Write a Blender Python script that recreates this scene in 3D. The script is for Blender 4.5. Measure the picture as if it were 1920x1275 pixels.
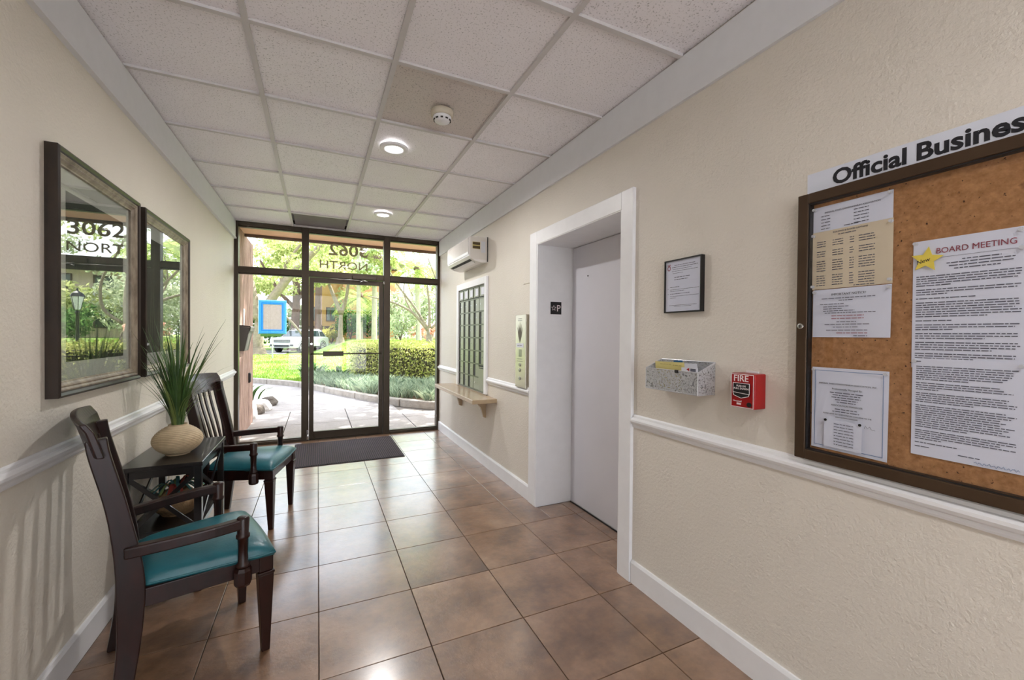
import bpy, bmesh, math, random
from mathutils import Vector, Matrix, noise
rnd = random.Random(7)
PI = math.pi
for o in list(bpy.data.objects): bpy.data.objects.remove(o)
SC = bpy.context.scene
COL = SC.collection

# ------------------------------------------------------------------ camera
cam_d = bpy.data.cameras.new('camera'); cam = bpy.data.objects.new('camera', cam_d); COL.objects.link(cam)
cam_d.sensor_width = 36; cam_d.lens = 783.5 / 1920 * 36; cam_d.clip_start = .02; cam_d.clip_end = 400
YAW, PIT, ROL = .4354, -.0109, .0085
f0 = Vector((math.sin(YAW), math.cos(YAW), 0)); r0 = Vector((math.cos(YAW), -math.sin(YAW), 0)); u0 = Vector((0, 0, 1))
fw = f0 * math.cos(PIT) + u0 * math.sin(PIT); u1 = -f0 * math.sin(PIT) + u0 * math.cos(PIT)
rt = r0 * math.cos(ROL) + u1 * math.sin(ROL); up = -r0 * math.sin(ROL) + u1 * math.cos(ROL)
m = Matrix((rt, up, -fw)).transposed().to_4x4(); m.translation = (0, 0, 1.326)
cam.matrix_world = m
SC.camera = cam

# ------------------------------------------------------------------ sky, sun, exposure
SUN_DIR = Vector((.62, .34, .95)).normalized()           # towards the sun
w = bpy.data.worlds.new('sky'); SC.world = w; w.use_nodes = True
nt = w.node_tree; nt.nodes.clear()
sky = nt.nodes.new('ShaderNodeTexSky'); sky.sky_type = 'NISHITA'; sky.sun_disc = False
sky.sun_elevation = math.asin(SUN_DIR.z); sky.sun_rotation = math.atan2(SUN_DIR.x, SUN_DIR.y)
sky.air_density = 1.0; sky.dust_density = 3.5; sky.ozone_density = 1.0; sky.altitude = 10
mixw = nt.nodes.new('ShaderNodeMix'); mixw.data_type = 'RGBA'; mixw.inputs[0].default_value = .45
mixw.inputs[7].default_value = (8.8, 9.2, 9.9, 1)
bg = nt.nodes.new('ShaderNodeBackground'); bg.inputs[1].default_value = .33
wo = nt.nodes.new('ShaderNodeOutputWorld')
nt.links.new(sky.outputs[0], mixw.inputs[6]); nt.links.new(mixw.outputs[2], bg.inputs[0]); nt.links.new(bg.outputs[0], wo.inputs[0])
sd = bpy.data.lights.new('sun', 'SUN'); sd.energy = 10.0; sd.angle = .0095; sd.color = (1, .975, .94)
so = bpy.data.objects.new('sun', sd); COL.objects.link(so); so.rotation_euler = SUN_DIR.to_track_quat('Z', 'Y').to_euler(); so.location = (10, 12, 20)
DOWNLIGHT_W = 7.5
SC.view_settings.view_transform = 'Standard'; SC.view_settings.look = 'None'
SC.view_settings.exposure = 1.2; SC.view_settings.gamma = 1; SC.view_settings.use_curve_mapping = False

# ------------------------------------------------------------------ room numbers (metres)
XL, XR, YW, YB, ZC = -.877, 1.547, 5.783, -3.4, 2.63

# ------------------------------------------------------------------ helpers: materials
def srgb(r, g, b):
    f = lambda c: (c / 255 / 12.92) if c / 255 <= .04045 else ((c / 255 + .055) / 1.055) ** 2.4
    return (f(r), f(g), f(b), 1)
class NT:
    def __init__(s, name):
        s.m = bpy.data.materials.new(name); s.m.use_nodes = True; s.t = s.m.node_tree
        s.b = s.t.nodes['Principled BSDF']; s.out = s.t.nodes['Material Output']
    def n(s, ty, **kw):
        x = s.t.nodes.new(ty)
        for k, v in kw.items(): setattr(x, k, v)
        return x
    def l(s, a, b): s.t.links.new(a, b)
    def coord(s, kind='Object'):
        if kind == 'Position': return s.n('ShaderNodeNewGeometry').outputs['Position']
        return s.n('ShaderNodeTexCoord').outputs[kind]
    def noise(s, co, scale, detail=4, rough=.55):
        x = s.n('ShaderNodeTexNoise'); x.inputs['Scale'].default_value = scale; x.inputs['Detail'].default_value = detail; x.inputs['Roughness'].default_value = rough
        s.l(co, x.inputs['Vector']); return x.outputs['Fac']
    def stretch(s, co, sc):
        x = s.n('ShaderNodeMapping'); x.inputs['Scale'].default_value = sc; s.l(co, x.inputs['Vector']); return x.outputs[0]
    def ramp(s, fac, stops, interp='LINEAR'):
        x = s.n('ShaderNodeValToRGB'); x.color_ramp.interpolation = interp
        e = x.color_ramp.elements
        while len(e) < len(stops): e.new(.5)
        for el, (p, c) in zip(e, stops): el.position = p; el.color = c
        s.l(fac, x.inputs[0]); return x.outputs[0]
    def mix(s, fac, a, b, blend='MIX'):
        x = s.n('ShaderNodeMix'); x.data_type = 'RGBA'; x.blend_type = blend
        for sock, v in ((0, fac), (6, a), (7, b)):
            if isinstance(v, (int, float)): x.inputs[sock].default_value = v
            elif isinstance(v, tuple): x.inputs[sock].default_value = v
            else: s.l(v, x.inputs[sock])
        return x.outputs[2]
    def bump(s, h, strength, dist):
        x = s.n('ShaderNodeBump'); x.inputs['Strength'].default_value = strength; x.inputs['Distance'].default_value = dist
        s.l(h, x.inputs['Height']); s.l(x.outputs[0], s.b.inputs['Normal']); return x
    def set(s, col=None, rough=None, metal=None, spec=None, coat=None):
        for k, v in (('Base Color', col), ('Roughness', rough), ('Metallic', metal), ('Specular IOR Level', spec), ('Coat Weight', coat)):
            if v is None: continue
            if isinstance(v, (int, float, tuple)): s.b.inputs[k].default_value = v
            else: s.l(v, s.b.inputs[k])
        return s
def plain(name, rgb, rough=.5, metal=0, var=.08, vscale=14, bump=0, bscale=120, spec=None, coat=None):
    t = NT(name); c = srgb(*rgb); co = t.coord('Object')
    n = t.noise(co, vscale)
    lo = tuple(x * (1 - var) for x in c[:3]) + (1,); hi = tuple(min(1, x * (1 + var)) for x in c[:3]) + (1,)
    t.set(t.ramp(n, [(.3, lo), (.7, hi)]), rough, metal, spec, coat)
    if bump: t.bump(t.noise(co, bscale, 3), 1, bump)
    return t.m
MT = {}
def M(k): return MT[k]

def mk_wall(name, rgb):
    t = NT(name); co = t.coord('Position'); c = srgb(*rgb)
    big = t.noise(co, 1.3, 3); lo = tuple(x * .955 for x in c[:3]) + (1,)
    t.set(t.ramp(big, [(.35, lo), (.65, c)]), .5, spec=.45)
    a = t.noise(co, 75, 5, .6); b = t.noise(co, 7, 3)
    mul = t.n('ShaderNodeMath', operation='MULTIPLY'); t.l(a, mul.inputs[0]); t.l(b, mul.inputs[1])
    t.bump(mul.outputs[0], .8, .009)
    return t.m
MT['wall'] = mk_wall('wall_cream_stucco', (228, 221, 210))
MT['wall_l'] = mk_wall('wall_cream_stucco_left', (233, 226, 213))
MT['white'] = plain('white_trim_paint', (238, 238, 240), .38, var=.02)
MT['crown'] = plain('crown_white_shaded', (226, 227, 231), .45, var=.02)  # trim white greyed a little, the boards' shading put into the colour
MT['doorwhite'] = plain('elevator_door_paint', (220, 219, 226), .42, var=.02, vscale=3)
# floor tile
t = NT('slate_look_floor_tile'); co = t.coord('Position')
oi = t.n('ShaderNodeObjectInfo'); addv = t.n('ShaderNodeVectorMath', operation='SCALE'); addv.inputs[3].default_value = 40
cmb = t.n('ShaderNodeCombineXYZ'); t.l(oi.outputs['Random'], cmb.inputs[0]); t.l(oi.outputs['Random'], cmb.inputs[1]); t.l(cmb.outputs[0], addv.inputs[0])
ad = t.n('ShaderNodeVectorMath', operation='ADD'); t.l(co, ad.inputs[0]); t.l(addv.outputs[0], ad.inputs[1]); co2 = ad.outputs[0]
n1 = t.noise(co2, 3.2, 8, .6); n2 = t.noise(co2, 22, 6, .6)
c1 = t.ramp(n1, [(.30, srgb(92, 64, 44)), (.46, srgb(126, 94, 68)), (.60, srgb(150, 117, 90)), (.76, srgb(176, 146, 118))])
c2 = t.ramp(n2, [(.35, (.82, .80, .78, 1)), (.65, (1.06, 1.05, 1.04, 1))])
col = t.mix(1.0, c1, c2, 'MULTIPLY')
tint = t.ramp(oi.outputs['Random'], [(0, (.88, .86, .86, 1)), (1, (1.08, 1.06, 1.04, 1))])
t.set(t.mix(1.0, col, tint, 'MULTIPLY'), t.ramp(n2, [(.3, (.34,) * 3 + (1,)), (.7, (.46,) * 3 + (1,))]), spec=.7, coat=1.0)
t.b.inputs['Coat Roughness'].default_value = .21; t.b.inputs['Coat IOR'].default_value = 1.75
rl = t.noise(co2, 9, 9, .68)
t.bump(t.ramp(rl, [(.46, (0, 0, 0, 1)), (.66, (1, 1, 1, 1))]), .35, .003)
MT['tile'] = t.m
MT['grout'] = plain('dark_grout', (66, 56, 48), .9, var=.12, vscale=60)
# ceiling tile
def mk_ceil(name, rgb, sp):
    t = NT(name); co = t.coord('Position'); c = srgb(*rgb)
    sm = t.noise(co, 130, 2, .5); big = t.noise(co, 3, 3)
    base = t.ramp(big, [(.3, tuple(x * .95 for x in c[:3]) + (1,)), (.7, c)])
    t.set(t.mix(t.ramp(sm, [(.30, (sp,) * 3 + (1,)), (.42, (0, 0, 0, 1))]), base, tuple(x * .42 for x in c[:3]) + (1,)), .42, spec=.5)
    t.bump(t.noise(co, 160, 4, .65), .35, .003); return t.m
MT['ceil'] = mk_ceil('acoustic_tile', (250, 247, 251), .75)
MT['ceil_old'] = mk_ceil('acoustic_tile_aged', (214, 205, 199), .9)
MT['tbar'] = plain('ceiling_grid_white', (206, 203, 202), .45, var=.03)
MT['bronze'] = plain('dark_bronze_aluminium', (64, 54, 43), .38, .55, var=.1, vscale=5)
MT['bronze2'] = plain('noticeboard_bronze', (78, 60, 44), .4, .45, var=.1, vscale=7)
MT['chrome'] = plain('brushed_chrome', (205, 205, 205), .25, 1, var=.05)
MT['steel'] = plain('stainless_plate', (182, 176, 162), .28, .85, var=.06, vscale=8)
MT['black'] = plain('black_plastic', (22, 21, 22), .4, var=.1)
def glass(name, tint=(1, 1, 1, 1), ior=1.5, rough=0.0):
    t = NT(name); t.t.nodes.remove(t.b)
    lw = t.n('ShaderNodeLayerWeight'); lw.inputs[0].default_value = .5; f_0 = ((ior - 1) / (ior + 1)) ** 2
    pw = t.n('ShaderNodeMath', operation='POWER'); pw.inputs[1].default_value = 5; t.l(lw.outputs['Facing'], pw.inputs[0])
    fr = t.n('ShaderNodeMath', operation='MULTIPLY_ADD'); fr.inputs[1].default_value = 1 - f_0; fr.inputs[2].default_value = f_0; t.l(pw.outputs[0], fr.inputs[0])
    tr = t.n('ShaderNodeBsdfTransparent'); tr.inputs[0].default_value = tint
    gl = t.n('ShaderNodeBsdfGlossy'); gl.inputs['Roughness'].default_value = rough
    mx = t.n('ShaderNodeMixShader'); t.l(fr.outputs[0], mx.inputs[0]); t.l(tr.outputs[0], mx.inputs[1]); t.l(gl.outputs[0], mx.inputs[2]); t.l(mx.outputs[0], t.out.inputs[0])
    return t.m
MT['glass'] = glass('window_glass', (.98, .985, .98, 1), 1.35)
MT['picglass'] = glass('picture_glass', (.97, .98, .97, 1), 2.3)
MT['boardglass'] = glass('noticeboard_glass', (.98, .985, 1, 1), 1.3)
# woods
def wood(name, a, b, rough, spec=.5, coat=0, sc=(4, 4, 30)):
    t = NT(name); co = t.stretch(t.coord('Object'), sc)
    t.set(t.ramp(t.noise(co, 3, 5, .6), [(.3, srgb(*a)), (.7, srgb(*b))]), rough, spec=spec, coat=coat); return t.m
MT['cherry'] = wood('dark_cherry_wood', (20, 6, 4), (44, 14, 8), .34, spec=.4, coat=.12, sc=(9, 9, 2))
MT['espresso'] = wood('espresso_wood', (12, 9, 10), (24, 18, 19), .3, coat=.25, sc=(3, 12, 12))
MT['frame_dk'] = wood('dark_walnut_frame', (26, 18, 12), (52, 38, 27), .35, sc=(8, 8, 2))
MT['silverleaf'] = wood('pewter_frame_face', (98, 84, 68), (168, 155, 134), .35, sc=(8, 8, 3))
t = NT('teal_vinyl'); co = t.coord('Object')
t.set(t.ramp(t.noise(co, 5), [(.3, srgb(26, 84, 94)), (.7, srgb(36, 104, 114))]), .34, spec=.5); t.bump(t.noise(co, 90, 3), .35, .002); MT['teal'] = t.m
MT['mat_rib'] = plain('mat_rib_carpet', (70, 58, 62), .95, var=.25, vscale=120, bump=.002, bscale=300)
MT['mat_base'] = plain('mat_rubber', (34, 30, 33), .8, var=.1)
MT['matboard'] = plain('picture_mat_board', (222, 224, 216), .8, var=.02)
t = NT('picture_print'); co = t.coord('Object')
t.set(t.ramp(t.noise(t.stretch(co, (1, 1, .35)), 7, 5), [(.35, srgb(20, 32, 26)), (.6, srgb(46, 62, 48)), (.8, srgb(92, 100, 76))]), .6); MT['print'] = t.m
MT['print_leaf'] = plain('print_leaf_ink', (88, 104, 74), .6, var=.2)
MT['vase'] = plain('sand_ceramic', (188, 168, 136), .65, var=.12, vscale=30)
MT['blade'] = plain('grass_blade', (62, 92, 40), .45, var=.35, vscale=9)
MT['blade2'] = plain('grass_blade_light', (112, 128, 62), .45, var=.3, vscale=9)
MT['paper'] = plain('white_paper', (226, 228, 238), .75, var=.01)
MT['paper_cream'] = plain('cream_paper', (222, 206, 176), .75, var=.02)
MT['ink'] = plain('printer_ink', (96, 97, 110), .7, var=.05)
MT['ink_dark'] = plain('bold_ink', (24, 25, 34), .6, var=.03)
MT['ink_red'] = plain('red_ink', (150, 62, 78), .7, var=.03)
MT['ink_blue'] = plain('blue_pen', (92, 128, 172), .7, var=.03)
MT['yellow'] = plain('yellow_card', (238, 214, 84), .7, var=.04)
MT['yellow2'] = plain('pale_yellow_paper', (226, 212, 140), .7, var=.04)
MT['blue'] = plain('blue_brochure', (40, 104, 160), .5, var=.05)
MT['signwhite'] = plain('sign_strip', (220, 224, 236), .5, var=.01)
MT['clear'] = plain('clear_pin_plastic', (214, 214, 216), .15, var=.02)
t = NT('cork'); co = t.coord('Position')
a = t.noise(co, 60, 6, .7); b = t.noise(co, 9, 5, .7)
base = t.ramp(a, [(.3, srgb(148, 102, 62)), (.7, srgb(192, 142, 94))])
holes = t.ramp(t.noise(co, 95, 2), [(.27, (1, 1, 1, 1)), (.32, (0, 0, 0, 1))])
wear = t.ramp(b, [(.63, (0, 0, 0, 1)), (.72, (.75, .75, .75, 1))])
c = t.mix(holes, base, srgb(58, 36, 24)); t.set(t.mix(wear, c, srgb(104, 70, 46)), .9, spec=.2); t.bump(a, .5, .002); MT['cork'] = t.m
MT['red'] = plain('fire_red_paint', (158, 10, 16), .32, var=.05)
MT['pinkwhite'] = plain('white_print', (238, 226, 226), .5, var=.01)
MT['grey_ui'] = plain('aircon_white', (224, 220, 216), .22, var=.02, spec=.6)
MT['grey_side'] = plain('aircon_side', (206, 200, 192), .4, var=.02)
MT['labelbrown'] = plain('energy_label_brown', (74, 58, 30), .6)
MT['labelyellow'] = plain('energy_label_yellow', (196, 178, 112), .6)
MT['mailmetal'] = plain('mailbox_aluminium', (136, 136, 120), .36, .65, var=.1, vscale=10)
MT['maildark'] = plain('mailbox_dark_slot', (26, 26, 22), .6)  # near-black for mailbox strips, slots and vents
MT['mailframe'] = plain('mailbox_grid', (96, 98, 78), .4, .6)
MT['shelfpaint'] = plain('shelf_tan_laminate', (176, 154, 124), .25, var=.04, spec=.6)
MT['detector'] = plain('aged_plastic', (206, 196, 176), .5, var=.04)
MT['vent'] = plain('grey_vent_panel', (108, 98, 100), .6, var=.08)
t = NT('lamp_lens'); t.b.inputs['Emission Color'].default_value = (1, .97, .93, 1); t.b.inputs['Emission Strength'].default_value = 6; MT['lens'] = t.m
t = NT('perforated_silver'); co = t.coord('Object'); vo = t.n('ShaderNodeTexVoronoi'); vo.feature = 'SMOOTH_F1'; vo.inputs['Scale'].default_value = 75; t.l(co, vo.inputs['Vector'])
wv = t.n('ShaderNodeMath', operation='SINE'); ml = t.n('ShaderNodeMath', operation='MULTIPLY'); ml.inputs[1].default_value = 22; t.l(vo.outputs['Distance'], ml.inputs[0]); t.l(ml.outputs[0], wv.inputs[0])
hole = t.ramp(wv.outputs[0], [(.48, (0, 0, 0, 1)), (.55, (.8, .8, .8, 1))])
t.set(srgb(205, 206, 210), .35, .5); tr = t.n('ShaderNodeBsdfTransparent'); mx = t.n('ShaderNodeMixShader')
hz = t.ramp(t.noise(co, 60, 2), [(.36, (0, 0, 0, 1)), (.42, (1, 1, 1, 1))]); hm = t.n('ShaderNodeMath', operation='MULTIPLY'); t.l(hole, hm.inputs[0]); t.l(hz, hm.inputs[1])
t.l(hm.outputs[0], mx.inputs[0]); t.l(t.b.outputs[0], mx.inputs[1]); t.l(tr.outputs[0], mx.inputs[2]); t.l(mx.outputs[0], t.out.inputs[0]); MT['perf'] = t.m
MT['silver'] = plain('silver_sheet', (206, 207, 212), .35, .5, var=.03)
MT['basketweave'] = plain('woven_basket', (150, 122, 88), .85, var=.25, vscale=60, bump=.004, bscale=80)
MT['ribbon_teal'] = plain('teal_raffia', (70, 122, 120), .7, var=.2)
MT['ribbon_red'] = plain('red_raffia', (150, 60, 48), .7, var=.2)
MT['ribbon_green'] = plain('green_raffia', (126, 148, 96), .7, var=.2)
# exterior
t = NT('rough_sawn_siding'); co = t.coord('Position'); s1 = t.stretch(co, (6, 6, .8))
a = t.noise(s1, 4, 7, .7); b = t.noise(co, 2.2, 3)
t.set(t.mix(t.ramp(b, [(.4, (0, 0, 0, 1)), (.7, (.4, .4, .4, 1))]), t.ramp(a, [(.36, srgb(92, 62, 50)), (.48, srgb(150, 118, 104)), (.62, srgb(188, 158, 144))]), srgb(158, 128, 114)), .9); t.bump(a, 1, .02); MT['siding'] = t.m
MT['soffit'] = plain('peach_soffit', (240, 196, 158), .8, var=.04)
MT['fascia'] = plain('brown_fascia', (96, 70, 52), .7, var=.1)
MT['roofslab'] = plain('roof_deck', (150, 140, 130), .9)
t = NT('pale_concrete'); co = t.coord('Position'); a = t.noise(co, 1.7, 6, .6); b = t.noise(co, 40, 4)
t.set(t.mix(.35, t.ramp(a, [(.3, srgb(132, 125, 122)), (.7, srgb(160, 153, 150))]), t.ramp(b, [(.3, srgb(120, 114, 110)), (.7, srgb(168, 162, 158))])), .85); t.bump(b, .4, .004); MT['concrete'] = t.m
MT['rear_bounce'] = plain('pale_rear_bounce_ground', (230, 230, 232), .9, var=.05, vscale=2)  # kept very pale so the unseen rear ground bounces sun to the ceiling
MT['joint'] = plain('concrete_joint', (128, 120, 112), .95)
MT['curb'] = plain('grey_kerb_concrete', (150, 142, 132), .9, var=.2, vscale=9, bump=.01, bscale=30)
t = NT('lawn_turf'); co = t.coord('Position'); a = t.noise(co, .8, 5, .6); b = t.noise(co, 14, 5, .7)
t.set(t.mix(.5, t.ramp(a, [(.3, srgb(92, 128, 44)), (.7, srgb(146, 176, 74))]), t.ramp(b, [(.3, srgb(70, 106, 36)), (.7, srgb(166, 188, 92))])), .95); t.bump(b, 1, .05); MT['lawn'] = t.m
MT['mulch'] = plain('leaf_mulch', (128, 104, 80), .95, var=.3, vscale=20, bump=.02, bscale=30)
MT['asphalt'] = plain('grey_asphalt', (120, 118, 116), .9, var=.1, vscale=4)
def leafmat(name, a, b, trans=.45):
    t = NT(name); t.t.nodes.remove(t.b)
    oi = t.n('ShaderNodeNewGeometry'); c = t.ramp(oi.outputs['Random Per Island'], [(0, srgb(*a)), (1, srgb(*b))])
    d = t.n('ShaderNodeBsdfDiffuse'); tl = t.n('ShaderNodeBsdfTranslucent'); mx = t.n('ShaderNodeMixShader'); mx.inputs[0].default_value = trans
    t.l(c, d.inputs[0]); t.l(c, tl.inputs[0]); t.l(d.outputs[0], mx.inputs[1]); t.l(tl.outputs[0], mx.inputs[2]); t.l(mx.outputs[0], t.out.inputs[0]); return t.m
t = NT('vinyl_letter_taupe'); t.t.nodes.remove(t.b); d = t.n('ShaderNodeBsdfTranslucent'); d.inputs[0].default_value = srgb(172, 160, 130); q = t.n('ShaderNodeBsdfDiffuse'); q.inputs[0].default_value = srgb(150, 140, 112)
mx = t.n('ShaderNodeMixShader'); mx.inputs[0].default_value = .5; t.l(d.outputs[0], mx.inputs[1]); t.l(q.outputs[0], mx.inputs[2]); tr = t.n('ShaderNodeBsdfTransparent'); m2 = t.n('ShaderNodeMixShader'); m2.inputs[0].default_value = .08
t.l(mx.outputs[0], m2.inputs[1]); t.l(tr.outputs[0], m2.inputs[2]); t.l(m2.outputs[0], t.out.inputs[0]); MT['lettering'] = t.m
MT['leaf_oak'] = leafmat('oak_leaf', (140, 154, 88), (212, 216, 156))
MT['leaf_dark'] = leafmat('dark_green_leaf', (48, 86, 42), (116, 150, 86))
MT['leaf_hedge'] = leafmat('hedge_leaf', (124, 140, 60), (216, 214, 134), .3)
MT['leaf_grey'] = leafmat('grey_green_leaf', (140, 154, 120), (206, 212, 182))
MT['leaf_pink'] = leafmat('pink_flower', (214, 150, 142), (240, 206, 194))
MT['leaf_yellow'] = leafmat('yellow_green_leaf', (150, 152, 70), (220, 212, 128))
MT['leaf_palm'] = leafmat('palm_leaf', (128, 154, 84), (200, 210, 132))
MT['leaf_liriope'] = leafmat('lilyturf_leaf', (104, 128, 104), (186, 198, 168), .3)
MT['leaf_grass'] = leafmat('lawn_blade', (104, 146, 48), (172, 198, 86), .35)
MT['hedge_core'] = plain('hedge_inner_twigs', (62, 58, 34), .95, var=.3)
MT['bark'] = plain('grey_bark', (132, 118, 104), .95, var=.25, vscale=6, bump=.03, bscale=14)
MT['bark_dk'] = plain('brown_bark', (98, 78, 68), .95, var=.25, vscale=6, bump=.03, bscale=14)
MT['bark_palm'] = plain('palm_bark', (176, 168, 156), .95, var=.15, vscale=4, bump=.02, bscale=10)
MT['rock'] = plain('white_painted_rock', (226, 222, 216), .85, var=.1, vscale=6, bump=.02, bscale=12)
MT['rock_dk'] = plain('dark_rock', (92, 84, 76), .9, var=.2, vscale=6, bump=.02, bscale=12)
MT['signblue'] = plain('blue_sign_paint', (20, 116, 206), .4, var=.04)
MT['signgrey'] = plain('weathered_sign_back', (150, 130, 132), .8, var=.1, vscale=9)
MT['galv'] = plain('galvanised_post', (170, 172, 170), .5, .5)
MT['boxgrey'] = plain('grey_drop_box', (76, 72, 70), .55, var=.06)
MT['carwhite'] = plain('white_car_paint', (226, 230, 236), .18, var=.01, coat=.5)
MT['carglass'] = plain('car_glass', (40, 52, 56), .05, var=.05, spec=.9)
MT['cardark'] = plain('car_black_trim', (30, 31, 36), .5)
MT['tyre'] = plain('tyre_rubber', (30, 30, 34), .85)
MT['house_tan'] = plain('tan_stucco', (196, 156, 96), .9, var=.06, vscale=2)
MT['house_orange'] = plain('orange_stucco', (200, 146, 104), .9, var=.06, vscale=2)
MT['house_cream'] = plain('cream_stucco', (220, 206, 178), .9, var=.04, vscale=2)
MT['house_white'] = plain('white_band', (228, 226, 220), .8)
MT['house_dark'] = plain('dark_brown_beam', (84, 62, 52), .8)
MT['house_glass'] = plain('house_window_glass', (70, 90, 82), .1, spec=.8)
MT['lampglass'] = plain('frosted_lantern_glass', (226, 228, 226), .3)

# ------------------------------------------------------------------ helpers: geometry
class G:
    def __init__(s): s.v = []; s.f = []
    def add(s, vs, fs):
        n = len(s.v); s.v += [tuple(p) for p in vs]; s.f += [tuple(i + n for i in f) for f in fs]; return s
    def box(s, x0, x1, y0, y1, z0, z1):
        x0, x1 = min(x0, x1), max(x0, x1); y0, y1 = min(y0, y1), max(y0, y1); z0, z1 = min(z0, z1), max(z0, z1)
        return s.add([(x0, y0, z0), (x1, y0, z0), (x1, y1, z0), (x0, y1, z0), (x0, y0, z1), (x1, y0, z1), (x1, y1, z1), (x0, y1, z1)],
                     [(3, 2, 1, 0), (4, 5, 6, 7), (0, 1, 5, 4), (1, 2, 6, 5), (2, 3, 7, 6), (3, 0, 4, 7)])
    def hexa(s, bot, top):
        return s.add(list(bot) + list(top), [(3, 2, 1, 0), (4, 5, 6, 7), (0, 1, 5, 4), (1, 2, 6, 5), (2, 3, 7, 6), (3, 0, 4, 7)])
    def prism(s, poly, fn, a, b):                      # poly of (p,q), fn(p,q,t) -> point
        n = len(poly); vs = [fn(p, q, a) for p, q in poly] + [fn(p, q, b) for p, q in poly]
        return s.add(vs, [tuple(range(n))[::-1], tuple(range(n, 2 * n))] + [(i, (i + 1) % n, (i + 1) % n + n, i + n) for i in range(n)])
    def lathe(s, prof, n=24, c=(0, 0, 0), cap=True):   # prof of (r,z)
        vs = []; fs = []
        for r, z in prof:
            for k in range(n): a = 2 * PI * k / n; vs.append((c[0] + r * math.cos(a), c[1] + r * math.sin(a), c[2] + z))
        for i in range(len(prof) - 1):
            for k in range(n): fs.append((i * n + k, i * n + (k + 1) % n, (i + 1) * n + (k + 1) % n, (i + 1) * n + k))
        if cap: fs += [tuple(range(n))[::-1], tuple((len(prof) - 1) * n + k for k in range(n))]
        return s.add(vs, fs)
    def disc_y(s, x, z, r, y0, y1, n=20):              # cylinder with its axis along y
        vs = [(x + r * math.cos(2 * PI * k / n), y, z + r * math.sin(2 * PI * k / n)) for y in (y0, y1) for k in range(n)]
        return s.add(vs, [tuple(range(n)), tuple(range(n, 2 * n))[::-1]] + [(k, k + n, (k + 1) % n + n, (k + 1) % n) for k in range(n)])
    def tube(s, pts, rad, n=8):
        pts = [Vector(p) for p in pts]; rad = rad if isinstance(rad, (list, tuple)) else [rad] * len(pts)
        vs = []; fs = []; ref = None
        for i, p in enumerate(pts):
            d = (pts[min(i + 1, len(pts) - 1)] - pts[max(i - 1, 0)]).normalized()
            if ref is None: ref = d.orthogonal().normalized()
            ref = (ref - d * ref.dot(d)).normalized(); q = d.cross(ref)
            for k in range(n): a = 2 * PI * k / n; vs.append(p + (ref * math.cos(a) + q * math.sin(a)) * rad[i])
        for i in range(len(pts) - 1):
            for k in range(n): fs.append((i * n + k, i * n + (k + 1) % n, (i + 1) * n + (k + 1) % n, (i + 1) * n + k))
        fs += [tuple(range(n))[::-1], tuple((len(pts) - 1) * n + k for k in range(n))]
        return s.add(vs, fs)
    def sweep(s, pts, hw, hd, side=(0, 1, 0)):         # rectangular section: hw along side, hd in the path plane
        pts = [Vector(p) for p in pts]; sd = Vector(side); vs = []; fs = []
        for i, p in enumerate(pts):
            d = (pts[min(i + 1, len(pts) - 1)] - pts[max(i - 1, 0)]).normalized()
            s2 = (sd - d * sd.dot(d)).normalized(); q = d.cross(s2)
            a = hw[i] if isinstance(hw, (list, tuple)) else hw; b = hd[i] if isinstance(hd, (list, tuple)) else hd
            vs += [p - s2 * a - q * b, p + s2 * a - q * b, p + s2 * a + q * b, p - s2 * a + q * b]
        for i in range(len(pts) - 1):
            for k in range(4): fs.append((i * 4 + k, i * 4 + (k + 1) % 4, i * 4 + 4 + (k + 1) % 4, i * 4 + 4 + k))
        L = 4 * (len(pts) - 1); fs += [(3, 2, 1, 0), (L, L + 1, L + 2, L + 3)]
        return s.add(vs, fs)
    def frame(s, x0, x1, z0, z1, prof):                # mitred picture frame; prof of (inset, y)
        vs = []; fs = []; n = len(prof)
        for ins, y in prof:
            vs += [(x0 + ins, y, z0 + ins), (x1 - ins, y, z0 + ins), (x1 - ins, y, z1 - ins), (x0 + ins, y, z1 - ins)]
        for i in range(n - 1):
            for k in range(4): fs.append((i * 4 + k, i * 4 + (k + 1) % 4, i * 4 + 4 + (k + 1) % 4, i * 4 + 4 + k))
        return s.add(vs, fs)
    def mesh(s, name):
        me = bpy.data.meshes.new(name); me.from_pydata(s.v, [], s.f); me.validate(); me.update(); return me
    def fix(s, me):
        bm = bmesh.new(); bm.from_mesh(me); bmesh.ops.recalc_face_normals(bm, faces=bm.faces); bm.to_mesh(me); bm.free(); return me

def obj(name, g, mat, parent=None, loc=None, rz=None, bevel=0, smooth=False, seg=2, fix=True):
    me = g.mesh(name) if isinstance(g, G) else g
    if isinstance(g, G) and fix: g.fix(me)
    o = bpy.data.objects.new(name, me); COL.objects.link(o)
    if mat is not None and not me.materials: me.materials.append(MT[mat] if isinstance(mat, str) else mat)
    if parent: o.parent = parent
    if loc: o.location = loc
    if rz is not None: o.rotation_euler = (0, 0, rz)
    if smooth:
        for p in me.polygons: p.use_smooth = True
    if bevel:
        b = o.modifiers.new('bevel', 'BEVEL'); b.width = bevel; b.segments = seg; b.limit_method = 'ANGLE'; b.angle_limit = .6
    return o
def tag(o, label, cat, group=None):
    o['label'] = label; o['category'] = cat
    if group: o['group'] = group
    return o
def thing(name, label, cat, loc=(0, 0, 0), rz=0, group=None):
    o = bpy.data.objects.new(name, None); COL.objects.link(o); o.location = loc; o.rotation_euler = (0, 0, rz); o.empty_display_size = .1
    return tag(o, label, cat, group)
def struct(name, g=None, mat=None, parent=None, bevel=0, loc=None):
    if g is None:
        o = bpy.data.objects.new(name, None); COL.objects.link(o)
        if loc: o.location = loc
    else: o = obj(name, g, mat, parent, bevel=bevel, loc=loc)
    if parent is None: o['kind'] = 'structure'
    else: o.parent = parent
    return o
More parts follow.
